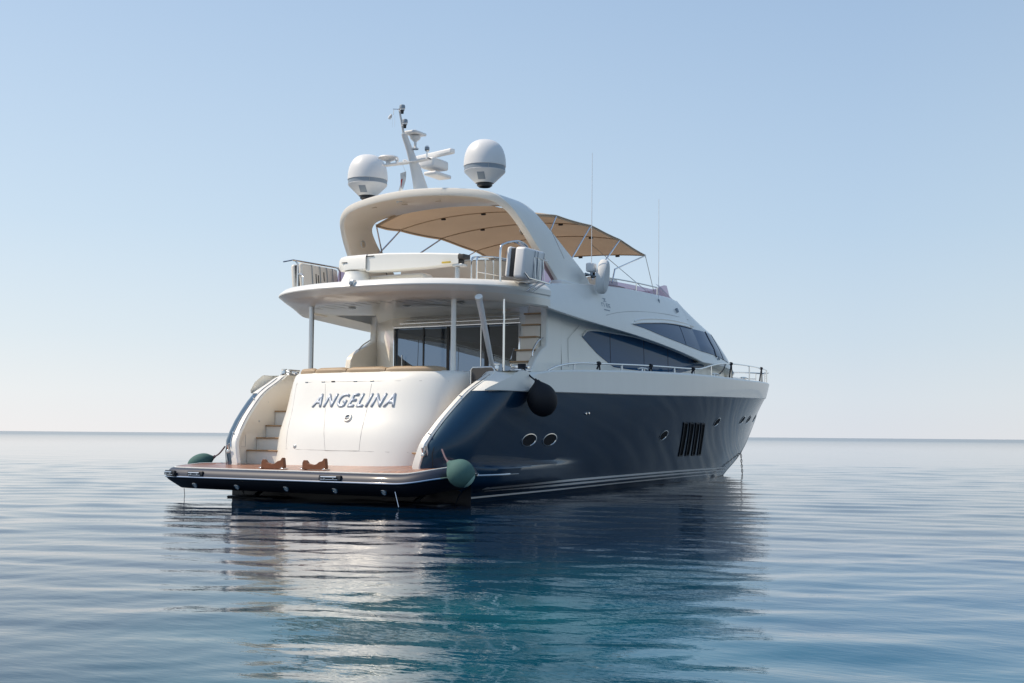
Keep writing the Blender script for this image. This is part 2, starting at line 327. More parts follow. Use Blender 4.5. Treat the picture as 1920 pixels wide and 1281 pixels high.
# ------------------------------------------------------------------ sea
def build_sea():
    cx, cy = CAM.x, CAM.y
    na = 1500
    rr = [0.4]
    while rr[-1] < 5.4: rr.append(rr[-1]*1.04)
    while rr[-1] < 60: rr.append(rr[-1]*1.0045)
    while rr[-1] < 420: rr.append(rr[-1]*1.009)
    while rr[-1] < 30000: rr.append(rr[-1]*1.12)
    rr = np.array(rr); nr = len(rr)
    th = np.concatenate([np.linspace(-.55, .55, 1150, endpoint=False)+YAW, np.linspace(.55, 2*math.pi-.55, na-1150, endpoint=False)+YAW])
    X = cx+rr[:, None]*np.cos(th)[None]; Y = cy+rr[:, None]*np.sin(th)[None]
    rng = np.random.RandomState(3)
    Z = np.zeros_like(X)
    spacing = np.concatenate([[.01], np.diff(rr)])[:, None]
    # a low swell running towards the viewer, crossed by ripples
    for k in range(60):
        lam = .24*(1.095**k) if k < 34 else rng.uniform(.3, 1.6)
        base = R(28) if k % 3 else R(62)
        a = base+rng.normal(0, .42)
        slope = .0090*(.8 if lam > 2.6 else 1)
        amp = slope*lam/(2*math.pi)
        ph = rng.uniform(0, 2*math.pi)
        kk = 2*math.pi/lam
        fade = np.clip(1.4-spacing*4/lam, 0, 1)
        # slow modulation so that trains come in groups
        mod = .55+.45*np.sin(kk*.13*(X*math.cos(a+1.1)+Y*math.sin(a+1.1))+ph*3)
        u = kk*(X*math.cos(a)+Y*math.sin(a))+ph+.6*np.sin(kk*.21*(X*math.sin(a)-Y*math.cos(a))+ph)
        Z += amp*mod*fade*np.sin(u)
    Z *= np.clip((900-rr)/500, 0, 1)[:, None]
    n = nr*na
    me = bpy.data.meshes.new('sea')
    co = np.stack([X, Y, Z], -1).reshape(-1, 3)
    i = np.arange(nr-1)[:, None]*na; j = np.arange(na)[None]; j2 = (j+1) % na
    quads = np.stack([i+j, i+na+j, i+na+j2, i+j2], -1).reshape(-1, 4)
    nf = len(quads)
    # centre cap
    me.vertices.add(n+1); me.vertices.foreach_set('co', np.concatenate([co, [[cx, cy, 0]]]).astype(np.float32).ravel())
    tri = np.stack([np.full(na, n), np.arange(na), (np.arange(na)+1) % na], -1)
    loops = np.concatenate([quads.ravel(), tri.ravel()]).astype(np.int32)
    me.loops.add(len(loops)); me.loops.foreach_set('vertex_index', loops)
    me.polygons.add(nf+na)
    ls = np.concatenate([np.arange(nf)*4, nf*4+np.arange(na)*3]).astype(np.int32)
    me.polygons.foreach_set('loop_start', ls)
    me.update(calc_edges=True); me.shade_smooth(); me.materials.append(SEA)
    o = bpy.data.objects.new('sea', me); C.objects.link(o); o['kind'] = 'structure'
build_sea()

# ------------------------------------------------------------------ yacht
Yt = thing('yacht', 'navy and white flybridge motor yacht with twin satellite domes lying at anchor', 'yacht')

XA = table([(-.6, -.2), (.2, -.22), (.42, -.85), (.66, -.9), (1.02, -.86), (1.4, -.58), (1.84, -.1), (2.08, .22), (2.47, .97), (2.6, 1.1)])
XF = table([(-.6, 19.2), (0, 20.15), (.5, 21.4), (.89, 22.15), (1.39, 22.8), (2.01, 23.5), (2.63, 24.05), (3.14, 24.33)])
ZB = table([(-1, 2.05), (1.5, 2.09), (6.5, 2.18), (10, 2.26), (17, 2.42), (24.1, 2.63)])
ZT = table([(-1, 2.45), (1, 2.47), (1.6, 2.54), (3.8, 2.65), (6.5, 2.75), (10, 2.83), (13.3, 2.87), (18, 2.98), (24.3, 3.14)])
WLB = table([(-.3, 2.52), (3, 2.38), (7.6, 1.95), (12.1, 1.45), (15.6, .96), (18.4, .40), (20.1, .0)])
def hull_y(t, z, x):
    top = 3.16*(1-max(0, (t-.27)/.73)**2.1)
    wl = WLB(t*20.4-.3)
    p = .78+.5*sst(.3, .95, t)
    w = max(0, min(1.3, z/2.2))**p if z > 0 else 0
    y = wl+(top-wl)*w
    if z < 0: y = wl*(1+z*.25)
    d = x-XA(z)
    D_ = .85
    if d < D_:
        r = .56*sst(.25, .66, z); k_ = 1-max(0, d)/D_; y -= r*(1-max(0, 1-k_**1.75)**(1/1.75))
    # sponson fairing that carries the swim platform line into the topsides
    bump = .42*sst(-.9, .5, x)*(1-sst(.2, 4.8, x))*sst(.15, .40, z)*(1-sst(.66, .76, z)); y += bump
    return max(y, .012)
def hull_pt(t, z):
    x = XA(z)+(XF(z)-XA(z))*t; return x, hull_y(t, z, x)
def hull_at(x, z, off=0.):
    t = (x-XA(z))/(XF(z)-XA(z)); t = max(0, min(1, t)); return hull_y(t, z, x)+off
TS = sorted(set([(i/110.)**1.75 for i in range(111)]+[.985, .993]))
ZL = [-.6, -.2, 0, .15, .22, .3, .36, .42, .5, .58, .64, .68, .72, .76, .82, .95, 1.1, 1.3, 1.5, 1.7, 1.9]
m = MB()
for s in (-1, 1):
    rows = []
    for z in ZL+['t']:
        row = []
        for t in TS:
            zz = z
            if z == 't': zz = ZB(XA(2.1)+(24-XA(2.1))*t)
            x, y = hull_pt(t, zz); row.append((x, s*y, zz))
        rows.append(row)
    m.grid(rows[:3], ANTIFOUL); m.grid(rows[2:], NAVY)
# inner transom under the platform
m.add([(-.2, -2.85, -.6), (-.2, 2.85, -.6), (-.2, 2.85, .5), (-.2, -2.85, .5)], [(0, 1, 2, 3)], ANTIFOUL)
hull = m.obj('hull', Yt, ang=50)

# white bulwark band
def band_pt(t, f, off=.03):
    x0 = XA(2.1)+(24.05-XA(2.1))*t; zb = ZB(x0); zt = ZT(x0); z = zb+(zt-zb)*f
    xa = XA(z); xf = XF(z); x = xa+(xf-xa)*t
    y = hull_y(t, zb, XA(zb)+(XF(zb)-XA(zb))*t)+off+.05*f*sst(.5, .95, t)
    return x, max(y, .02), z
m = MB()
for s in (-1, 1):
    rows = []
    for f, o in ((0, -.02), (0, .02), (.03, .035), (.5, .03), (.93, .03), (1., .005), (1.0, -.12), (.75, -.13)):
        rows.append([(lambda q: (q[0], s*q[1], q[2]))(band_pt(t, f, o)) for t in TS])
    m.grid(rows, WHITE)
band = m.obj('bulwark', hull, ang=30); band['label'] = 'white bulwark band above the navy topsides'

# blunt white cheek block at the aft end of each bulwark
for s in (-1, 1):
    m = MB()
    def ck(x, z, off): return (x, s*(hull_at(x, min(z, 2.04))+off), z)
    rows = []
    for z, x0, x1, o in ((2.075, .30, 1.33, .0), (2.085, .26, 1.36, .04), (2.14, .32, 1.40, .045), (2.32, .68, 1.50, .042), (2.47, .97, 1.34, .038), (2.485, .99, 1.30, .0)):
        rows.append([ck(x, z, o) for x in lin(x0, x1, 10)])
    m.grid(rows, WHITE)
    e = [r[-1] for r in rows]; m.grid([e, [(p[0]+.02, p[1]-s*.09, p[2]) for p in e]], WHITE)
    m.obj('bulwark_end', hull, ang=25)

# waterline stripes
def stripe(z0, z1, x0, x1, off=.006, n=60, gaps=()):
    m = MB()
    for s in (-1, 1):
        rows = [[], []]
        for x in lin(x0, x1, n):
            k = x/20.
            for q, z in enumerate((z0, z1)):
                zz = z+.03+.06*math.sin(math.pi*min(1, max(0, x/20)))
                rows[q].append((x, s*(hull_at(x, zz)+off), zz))
        m.grid(rows, STRIPE)
    return m.obj('waterline_stripe', hull)
stripe(.215, .262, .3, 19.8); stripe(.135, .178, .3, 19.9); stripe(.045, .078, .0, 20.0)

# portholes
def porthole(x, z, w, h):
    m = MB(); n = 28
    def pt(a, k, off):
        X = x+math.cos(a)*w*k+.12*math.sin(a)*h*k; Z = z+math.sin(a)*h*k
        return (X, -(hull_at(X, Z)+off), Z)
    A = [2*math.pi*i/n for i in range(n)]
    m.grid([[pt(a, 1.12, .002) for a in A], [pt(a, 1.12, .012) for a in A], [pt(a, 1., .016) for a in A], [pt(a, .93, .004) for a in A]], STEEL, closed_u=True)
    g = [pt(a, .95, .006) for a in A]; m.add(g, [tuple(range(n))], RUBBER)
    o = m.obj('porthole', hull)
for x, z, w, h in ((1.87, 1.16, .27, .115), (2.74, 1.17, .27, .115), (9.04, 1.28, .24, .11), (13.42, 1.66, .26, .11), (17.28, 1.77, .27, .12), (18.84, 1.81, .27, .12), (21.3, 1.88, .24, .11)):
    porthole(x, z, w, h)
# engine room air intakes: four slanted louvred slots
for k in range(4):
    m = MB(); x0 = 11.6+k*.70; x1 = 10.25+k*.55; hw = .19
    def vp(a, f, off):
        z = .73+f*.88; X = x0+(x1-x0)*f+a; return (X, -(hull_at(X, z)+off), z)
    fs = lin(0, 1, 14)
    for a0, a1 in ((-hw, -hw*.72), (hw*.72, hw)):
        m.grid([[vp(a0, f, .002) for f in fs], [vp(a0, f, .03) for f in fs], [vp(a1, f, .03) for f in fs], [vp(a1, f, .002) for f in fs]], BLACK)
    m.grid([[vp(a, f, .03 if i in (1, 2) else .003) for a in (-hw, hw)] for i, f in enumerate((0, .012, .035, .05))], BLACK)
    m.grid([[vp(a, f, .03 if i in (1, 2) else .003) for a in (-hw, hw)] for i, f in enumerate((.95, .965, .988, 1.))], BLACK)
    m.grid([[vp(a, f, .004) for f in fs] for a in (-hw, hw)], RUBBER)
    for j in range(24):
        f = .05+j*.9/24
        m.grid([[vp(a, f, .005) for a in (-hw*.7, hw*.7)], [vp(a, f+.016, .022) for a in (-hw*.7, hw*.7)]], BLACK)
    m.obj('air_intake', hull)
# small hull fittings, hawse mark, fairlead rail tail
m = MB()
for x, z in ((4.02, 1.72), (4.15, 1.73)):
    m.lathe([(0, .03), (.02, .03), (.03, .012), (.03, 0)], STEEL, 12, Matrix.Translation((x, -hull_at(x, z), z)) @ Matrix.Rotation(R(90), 4, 'X'))
m.obj('hull_fitting', hull)
for s in (-1, 1):
    m = MB()
    pts = [(x, s*(hull_at(x, .5)+.01), (.51 if s < 0 else .46)+.012*(x+1)) for x in lin(-.9, .75, 12)]
    m.tube(pts, .022, STEEL, 8); m.tube([pts[-1], (1.15, s*(hull_at(1.15, .5)+.01), .53 if s < 0 else .49)], .008, STEEL, 6)
    m.obj('rub_rail', hull)

# ------------------------------------------------------------------ stair wings at the stern
for s in (-1, 1):
    zs = lin(.57, 2.08, 16)+[2.2, 2.3, 2.4, 2.47]
    m = MB()
    def wo(z): x = XA(z); return x, hull_y(0, z, x)
    # face strip (cap) along the curved edge
    rows = []
    for dx, dy in ((.03, .0), (-.02, .0), (-.035, -.015), (-.035, -.15), (-.02, -.165), (.05, -.165)):
        rows.append([(wo(z)[0]+dx, s*(wo(z)[1]+dy), z) for z in zs])
    m.grid(rows, WHITE); m.obj('wing_cap', Yt, ang=30)
    # inner cream wall
    m = MB()
    yi = 2.44
    rows = [[(XA(z)+.0, s*(wo(z)[1]-.16), z) for z in zs], [(XA(z)+.45, s*yi, z) for z in zs], [(max(XA(z)+.3, 1.9), s*yi, z) for z in zs]]
    m.grid(rows, CREAM)
    m.add([(1.0, s*2.44, 2.47), (3.4, s*2.44, 2.47), (3.4, s*3.0, 2.50), (1.0, s*2.97, 2.47)], [(0, 1, 2, 3)], WHITE)
    m.obj('stair_side_wall', Yt, ang=30)
    # polished rail and dark gasket along the wing
    m = MB()
    p = [(wo(z)[0]-.045, s*(wo(z)[1]-.035), z) for z in lin(.98, 2.40, 14)]
    m.tube(p, .010, STEEL, 8)
    p = [(wo(z)[0]-.03, s*(wo(z)[1]-.155), z) for z in lin(1.3, 2.44, 14)]
    m.tube(p, .006, BLACK, 6)
    for z in (1.25, 1.95):
        x, y = wo(z); m.tube([(x-.02, s*(y-.03), z), (x-.10, s*(y-.06), z+.02)], .012, STEEL, 6)
    m.obj('wing_rail', Yt)
    m = MB(); x, y = wo(.97)
    m.box((x-.10, s*y-.03, .86), (x-.02, s*y+.03, .93), STEEL, .01); m.tube([(x-.06, s*y, .88), (x-.11, s*y, 1.02)], .016, STEEL, 8); m.tube([(x-.02, s*(y+.03), 1.05), (x+.04, s*(y+.04), .80)], .022, SATIN, 8)
    m.obj('wing_cleat', Yt)

# ------------------------------------------------------------------ swim platform
OUT = [(.5, 2.5), (-.2, 3.0), (-1.0, 3.30), (-1.45, 3.33), (-1.68, 3.22), (-1.79, 2.95), (-1.84, 2.3), (-1.88, 1.2), (-1.9, 0), (-1.92, -1.2), (-1.93, -1.9), (-1.90, -2.4), (-1.80, -2.75), (-1.60, -3.02), (-1.30, -3.17), (-.8, -3.20), (-.2, -3.0), (.5, -2.5)]
OS = [(p.x, p.y) for p in spline([(x, y, 0) for x, y in OUT], 5)]
def heel(y): return .085*sst(2.35, 3.2, -y)
def inset(d):
    res = []
    for i, (x, y) in enumerate(OS):
        a = OS[max(i-1, 0)]; b = OS[min(i+1, len(OS)-1)]; tx, ty = b[0]-a[0], b[1]-a[1]; L = math.hypot(tx, ty)
        res.append((x-ty/L*d, y+tx/L*d))
    # inward = towards the centre
    return res
sgn = 1
t0 = inset(.1); 
if math.hypot(t0[40][0]-0, t0[40][1]) > math.hypot(OS[40][0], OS[40][1]): sgn = -1
def ring(d, z):
    return [(x, y, z+heel(y)+.085*max(0, min(.95, x+1.8))) for x, y in inset(d*sgn)]
sp = MB()
sp.grid([ring(d, z) for d, z in ((.02, .43), (.035, .47), (.065, .515), (.11, .55), (.17, .562), (.19, .562))], NAVYG)
sp.grid([ring(d, z) for d, z in ((.02, .375), (.06, .33), (.30, .16), (.34, .15), (.5, .20))], ANTIFOUL)
u = ring(.5, .20); sp.add(u, [tuple(range(len(u)))], ANTIFOUL)
plat = sp.obj('swim_platform', Yt, ang=40)
m = MB(); m.grid([ring(d, z) for d, z in ((.03, .43), (-.008, .42), (-.016, .405), (-.008, .39), (.03, .38))], STEEL); m.obj('rub_strip', plat)
m = MB(); a = ring(.185, .568); m.add(a, [tuple(range(len(a)))], TEAK); m.obj('teak_deck', plat, smooth=False)
m = MB(); m.tube(ring(.175, .566), .012, WHITE, 6); m.obj('deck_margin', plat)
# pop-up cleats recessed in the aft edge
def plat_pt(y, d, z):
    ys = [p[1] for p in inset(d*sgn)]; pts = inset(d*sgn)
    k = min([i for i in range(10, len(pts)-10)], key=lambda i: abs(pts[i][1]-y)); return Vector((pts[k][0], y, z+heel(y)))
for y, w in ((3.0, .17), (2.3, .19), (-.98, .24)):
    m = MB(); x = -1.86 if y > 2.8 else plat_pt(y, 0, 0).x
    if y > 2.8: x = -1.80
    rot = Matrix.Translation((x, y, .485)) @ Matrix.Rotation(R(-14 if y > 2.8 else 0), 4, 'Z') @ Matrix.Rotation(R(18), 4, 'Y')
    m.box((-.002, -w, -.045), (.05, w, .045), BLACK, .006, rot)
    m.tube([rot @ Vector((-.025, -w*.72, .0)), rot @ Vector((-.025, w*.72, .0))], .016, STEEL, 10)
    for q in (-.4, .4): m.tube([rot @ Vector((-.025, w*q, 0)), rot @ Vector((-.01, w*q, -.035))], .014, STEEL, 8)
    m.box((-.012, -w*.8, -.045), (.01, w*.8, -.035), STEEL, .003, rot)
    m.obj('pop_up_cleat', plat)
for y in (2.45, 1.35, .15, -.98, -2.05):
    m = MB(); x = plat_pt(y, .17, 0).x
    rot = Matrix.Translation((x-.0, y, .255)) @ Matrix.Rotation(R(-125), 4, 'Y')
    m.lathe([(0, .02), (.03, .022), (.035, .014), (.05, .02), (.062, .012), (.062, -.02)], STEEL, 18, rot, [LENS, LENS, STEEL, STEEL, STEEL])
    m.obj('underwater_light', plat)
m = MB(); m.tube([(-1.9, 2.5, .2), (-1.89, 2.49, .06), (-1.9, 2.5, -.05)], .006, ROPE, 5); m.tube([(-1.85, -2.35, .27), (-1.95, -2.5, .02)], .008, STEEL, 5); m.obj('drain_line', plat)
# trim tab and stern gear just under the platform
for s in (-1, 1):
    m = MB(); m.box((-.75, s*1.9-.6, -.25), (-.2, s*1.9+.6, .02), ANTIFOUL, .03); m.tube([(-.2, s*1.9, .22), (-.6, s*1.9, .02)], .04, ANTIFOUL); m.obj('trim_tab', hull)

# ------------------------------------------------------------------ transom bulkhead
XC = table([(.55, -.68), (.68, -.64), (1.24, -.46), (1.72, -.20), (2.1, -.03), (2.38, .10), (2.47, .16)])
YB = table([(.55, 1.84), (1.24, 1.95), (1.72, 2.0), (2.3, 2.06), (2.47, 2.06)])
def bx(y, z, n=3.1, A=1.15):
    q = min(1, abs(y)/YB(z)); return XC(z)+A*(1-(1-q**n)**(1/n))
def bsurf(y, z, off=0.):
    e = .01
    dy = Vector((bx(y+e, z)-bx(y-e, z), 2*e, 0)); dz = Vector((bx(y, z+e)-bx(y, z-e), 0, 2*e))
    n = dz.cross(dy).normalized()
    if n.x > 0: n = -n
    return Vector((bx(y, z), y, z))+n*off
phis = [math.pi*(i/64-.5) for i in range(65)]
def brow(z, ins=0):
    row = []
    for ph in phis:
        y = YB(z)*math.copysign(abs(math.sin(ph))**(2/3.1), ph); q = abs(y)/YB(z)
        x = XC(z)+1.15*(1-abs(math.cos(ph))**(2/3.1))
        row.append((x+ins*math.cos(ph), y*(1-ins/2), z))
    return row
m = MB()
rows = [brow(z) for z in (.55, .62, .75, .9, 1.1, 1.3, 1.5, 1.7, 1.9, 2.1, 2.3, 2.41)]
rows += [brow(2.445, .01), brow(2.47, .035), brow(2.48, .08), brow(2.48, .30), brow(2.2, .34)]
m.grid(rows, WHITE)
for s in (-1, 1):   # straight cheeks running forward from the rounded corners
    m.grid([[(XC(z)+1.15, s*YB(z), z), (XC(z)+1.75, s*YB(z), z)] for z in (.55, 1.2, 1.8, 2.41)]+[[(XC(2.47)+1.15, s*(YB(2.4)-.05), 2.48), (XC(2.47)+1.75, s*(YB(2.4)-.05), 2.48)], [(XC(2.47)+1.15, s*1.7, 2.48), (XC(2.47)+1.75, s*1.7, 2.48)]], WHITE)
bulk = m.obj('transom_bulkhead', Yt, ang=30)
def seamline(name, pts, w=.006, mat=SEAM, closed=False):
    m = MB(); P = []
    n = len(pts)
    for i in range(n if closed else n-1):
        a, b = pts[i], pts[(i+1) % n]
        for k in range(8): t = k/8; P.append((a[0]+(b[0]-a[0])*t, a[1]+(b[1]-a[1])*t))
    if not closed: P.append(pts[-1])
    m.tube([bsurf(y, z, .0) for y, z in P], w, mat, 6, closed=closed)
    return m.obj(name, bulk)
o = seamline('locker_door', [(.71, 2.23), (.20, .93), (-.59, .94), (-.43, 2.22)], .004)
seamline('garage_door_seam', [(1.55, 2.25), (1.60, 2.25), (1.26, .95), (-1.55, .92)], .004)
seamline('top_ledge_seam', [(1.6, 2.27), (-1.9, 2.27)], .0035)
m = MB()
for y in (1.25, .78, .52, -.02, -.42):
    a = bsurf(y-.04, 2.275, .006); b = bsurf(y+.04, 2.275, .006); m.tube([a, b], .011, BLACK if y == .52 else SATIN, 6)
m.obj('hinge', bulk)
m = MB()
p = bsurf(-.12, 1.555, .0); nrm = (bsurf(-.12, 1.555, 1)-p).normalized(); q = nrm.to_track_quat('Z', 'Y').to_matrix().to_4x4(); q.translation = p
m.lathe([(0, .004), (.045, .006), (.055, .03), (.08, .03), (.092, .012), (.095, 0)], SATIN, 28, q, [GREY, SATIN, WHITE, WHITE, SATIN])
m.tube([q @ Vector((-.05, -.02, .03)), q @ Vector((.05, -.02, .03))], .012, SATIN, 8)
m.obj('shower_fitting', bulk)
m = MB(); p = bsurf(1.0, 1.0, 0); m.box((p.x-.02, p.y-.03, p.z-.03), (p.x+.01, p.y+.03, p.z+.03), SATIN, .008); m.obj('locker_latch', bulk)
# raised name
def make_name(txt, y_left, y_right, z0, z1, shear=.30):
    cu = bpy.data.curves.new('name', 'FONT'); cu.body = txt; cu.size = 1; cu.offset = .016; cu.space_character = 1.26; cu.resolution_u = 6
    tmp = bpy.data.objects.new('tmp_text', cu); C.objects.link(tmp)
    dg = bpy.context.evaluated_depsgraph_get(); me0 = bpy.data.meshes.new_from_object(tmp.evaluated_get(dg))
    bpy.data.objects.remove(tmp)
    bm = bmesh.new(); bm.from_mesh(me0); bpy.data.meshes.remove(me0)
    bmesh.ops.remove_doubles(bm, verts=bm.verts, dist=1e-4)
    bmesh.ops.subdivide_edges(bm, edges=[e for e in bm.edges if e.calc_length() > .35], cuts=2)
    bmesh.ops.triangulate(bm, faces=bm.faces)
    xs = [v.co.x+v.co.y*shear for v in bm.verts]; ys = [v.co.y for v in bm.verts]
    x0, x1, a0, a1 = min(xs), max(xs), min(ys), max(ys)
    for v, X in zip(bm.verts, xs):
        v.co = Vector((y_left+(X-x0)/(x1-x0)*(y_right-y_left), z0+(v.co.y-a0)/(a1-a0)*(z1-z0), 0))
    uv = {v: (v.co.x, v.co.y) for v in bm.verts}
    ext = bmesh.ops.extrude_face_region(bm, geom=bm.faces[:])
    top = [g for g in ext['geom'] if isinstance(g, bmesh.types.BMVert)]
    tops = set(top)
    for v in bm.verts:
        y, z = v.co.x, v.co.y; v.co = bsurf(y, z, .019 if v in tops else .004)
    bmesh.ops.recalc_face_normals(bm, faces=bm.faces)
    me = bpy.data.meshes.new('name_lettering'); bm.to_mesh(me); bm.free(); me.materials.append(LETTER)
    o = bpy.data.objects.new('name_lettering', me); C.objects.link(o); o.parent = bulk; return o
make_name('ANGELINA', .88, -1.07, 1.765, 2.035)

# stairs beside the bulkhead
for s in (-1, 1):
    st = MB()
    for k, (z, x) in enumerate(((.92, -.27), (1.17, .01), (1.42, .29), (1.72, .56))):
        z0 = .57 if k == 0 else (.92, 1.17, 1.42)[k-1]
        st.box((x+.02, s*1.2 if s > 0 else -2.43, z0-.02), (x+.9, 2.43 if s > 0 else -1.2, z-.03), WHITE)
        m = MB(); m.box((x-.015, s*1.2 if s > 0 else -2.425, z-.028), (x+.31, 2.425 if s > 0 else -1.2, z), TEAKP, .006)
        if k == 0: tr = []
        tr.append(m)
    so_ = st.obj('boarding_stair', Yt, smooth=False)
    for t_ in tr: t_.obj('stair_tread', so_)
    m = MB()
    for x, z in ((-.55, 1.15), (-.6, .98), (-.45, .72), (.1, 1.5), (.35, 1.9)):
        m.lathe([(0, .012), (.02, .01), (.022, 0)], SATIN, 10, Matrix.Translation((x, s*2.44, z)) @ Matrix.Rotation(R(90*s), 4, 'X'))
    loc = [(-.35, .98), (-.35, 1.35), (.0, 1.55), (.0, .98)]
    m.tube([(x, s*2.437, z) for x, z in [(-.62, .98), (-.62, 1.15), (-.30, 1.50), (-.30, .98)]], .005, SEAM, 5, closed=True)
    m.tube([(-.83, s*2.44, .62), (-.86, s*2.44, .9), (-.80, s*2.44, 1.05)], .008, BLACK, 5)
    m.obj('stair_side_fittings', Yt)

# ------------------------------------------------------------------ cockpit
m = MB(); m.box((.9, -2.43, 1.62), (3.4, 2.43, 1.70), TEAKP); m.obj('cockpit_deck', Yt, smooth=False)
# aft sofa backrest cushions
ys = [1.66, 1.15, .32, -.62, -1.74]
for i in range(4):
    m = MB(); rows = []
    y0, y1 = ys[i]-.012, ys[i+1]+.012
    for dx, z in ((.06, 2.44), (.05, 2.50), (.08, 2.545), (.16, 2.565), (.24, 2.55), (.27, 2.48), (.28, 2.1)):
        row = []
        for k in range(9):
            y = y0+(y1-y0)*k/8; e = .02*(1 if k in (0, 8) else 0)
            q = abs(y)/2.06; row.append((XC(2.4)+1.15*(1-(1-q**3.1)**(1/3.1))+dx+e, y, z-e))
        rows.append(row)
    m.grid(rows, CUSH)
    for k in (0, 8): m.add([r[k] for r in rows], [tuple(range(len(rows)))], CUSH)
    m.obj('sofa_cushion', Yt, ang=60)
# cockpit side coamings and port fashion plate
def plate(poly, y, thick, mat, name, s):
    m = MB(); m.prism([(x, s*y, z) for x, z in poly], (0, s*thick, 0), mat); return m.obj(name, Yt, ang=30, bevel=.025)
port_poly = [(1.9, 1.7), (1.9, 2.46), (3.1, 2.48)]+[(p.x, p.z) for p in spline([(3.12, 0, 2.72), (3.2, 0, 2.98), (3.5, 0, 3.16), (3.85, 0, 3.30), (4.05, 0, 3.40)], 4)]+[(4.1, 3.98), (4.6, 3.98), (4.6, 1.7)]
plate(port_poly, 2.46, .16, CREAM, 'side_coaming', 1)
stb_poly = [(1.9, 1.7), (1.9, 2.46), (2.35, 2.5)]+[(p.x, p.z) for p in spline([(2.45, 0, 2.62), (2.62, 0, 2.82), (2.85, 0, 3.0), (3.05, 0, 3.1)], 4)]+[(3.06, 3.98), (3.7, 3.98), (3.7, 1.7)]
plate(stb_poly, 2.46, .16, WHITE, 'side_coaming', -1)
for s, P in ((1, [(3.35, 2.95), (3.6, 3.24), (3.95, 3.42)]), (-1, [(2.60, 2.85), (2.64, 3.0), (2.85, 3.18), (3.12, 3.28)])):
    m = MB(); m.tube([(x, s*2.53, z) for x, z in P], .016, STEEL, 8, smooth=4); m.obj('grab_handle', Yt)
# saloon aft bulkhead with the sliding door
DX = 3.3
m = MB()
m.box((DX, -1.82, 3.64), (DX+.12, 1.44, 3.96), CREAM); m.prism([(DX, 1.40, 1.7), (DX, 1.40, 3.96), (4.12, 2.47, 3.96), (4.12, 2.47, 1.7)], (.1, -.05, 0), CREAM)
m.box((DX, -2.02, 1.7), (DX+.5, -1.82, 3.96), WHITE)
m.box((3.36, -2.46, 3.79), (3.42, -1.95, 4.15), CREAM)
m.box((3.62, -2.5, 1.7), (3.68, -1.7, 4.1), CREAM); m.box((DX+.13, -1.9, 3.60), (3.7, 1.4, 4.05), CREAM)
aft = m.obj('saloon_bulkhead', Yt, smooth=False)
SMOKE = smoked('smoked_glass', (.30, .36, .44)); SMOKE2 = smoked('port_window_glass', (.55, .62, .70))
door = MB(); door.add([(DX+.05, -1.80, 1.75), (DX+.05, 1.38, 1.75), (DX+.05, 1.38, 3.62), (DX+.05, -1.80, 3.62)], [(0, 1, 2, 3)], SMOKE); do = door.obj('sliding_door', Yt, smooth=False)
m = MB()
m.box((DX-.02, -1.86, 3.60), (DX+.03, 1.40, 3.64), STEEL, .006); m.box((DX-.02, -1.86, 1.74), (DX+.03, -1.81, 3.6), STEEL, .006); m.box((DX-.02, 1.37, 1.74), (DX+.03, 1.40, 3.6), STEEL, .004)
m.box((DX-.07, -1.86, 3.68), (DX-.02, 1.2, 3.71), STEEL, .006); m.box((DX-.10, -1.86, 3.75), (DX-.03, 1.0, 3.765), SATIN, .004)
m.obj('door_frame', do)
for y, mm, w in ((-.02, BLACK, .035), (-1.0, BLACK, .05), (-.86, STEEL, .008), (.62, BLACK, .02)):
    m = MB(); m.box((DX+.03, y-w, 1.75), (DX+.048, y+w, 3.6), mm); m.obj('door_mullion', do, smooth=False)
m = MB()
for y in (1.15, -1.12): m.tube([(DX-.02, y, 2.65), (DX-.03, y, 3.0)], .014, SATIN, 8)
m.obj('door_handle', do)
# stairs from cockpit up to the flybridge
fs_ = MB()
trs = []
for k, (x, z) in enumerate(((2.32, 2.52), (2.55, 2.76), (2.76, 3.01), (2.93, 3.29), (3.02, 3.55), (3.12, 3.79))):
    fs_.box((x+.03, -2.45, z-.30), (x+.5, -2.05, z-.035), CREAM)
    t_ = MB(); t_.box((x-.03, -2.45, z-.035), (x+.3, -2.04, z), TEAKP, .006); trs.append(t_)
fo = fs_.obj('flybridge_stair', Yt, smooth=False)
for t_ in trs: t_.obj('stair_tread', fo)
# columns
for s in (-1, 1):
    m = MB(); m.tube([(.86, s*1.75, 2.45), (.86, s*1.75, 3.93)], .052, SATIN if s > 0 else WHITE, 16); m.tube([(.86, s*1.75, 3.90), (.86, s*1.75, 3.925)], .075, SATIN, 16)
    m.obj('support_column', Yt)
m = MB(); m.tube([(.65, -2.45, 3.84), (1.75, -2.12, 2.52)], [.062, .045], DOME, 16); m.tube([(.62, -2.46, 3.87), (.65, -2.45, 3.84)], .075, WHITE, 16); m.obj('stair_post', Yt)
m = MB(); m.tube([(1.2, -2.68, 2.47), (1.2, -2.68, 3.87)], .021, STEEL, 10); m.obj('ensign_pole', Yt)
# smoked transom gate
m = MB()
gp = [(1.0, -2.07, 1.75), (1.0, -2.07, 2.50), (1.0, -2.12, 2.55), (1.0, -2.55, 2.55), (1.0, -2.60, 2.50), (1.0, -2.60, 1.75)]
m.tube(gp, .018, STEEL, 8); m.tube([(1.0, -2.07, 2.28), (1.0, -2.6, 2.28)], .006, STEEL, 6)
m.lathe([(0, .02), (.02, .02), (.02, 0)], STEEL, 12, Matrix.Translation((.98, -2.28, 2.28)) @ Matrix.Rotation(R(-90), 4, 'Y'))
g = m.obj('transom_gate', Yt); m = MB(); m.box((.995, -2.58, 1.8), (1.005, -2.09, 2.53), BRONZE); m.obj('gate_panel', g, smooth=False)
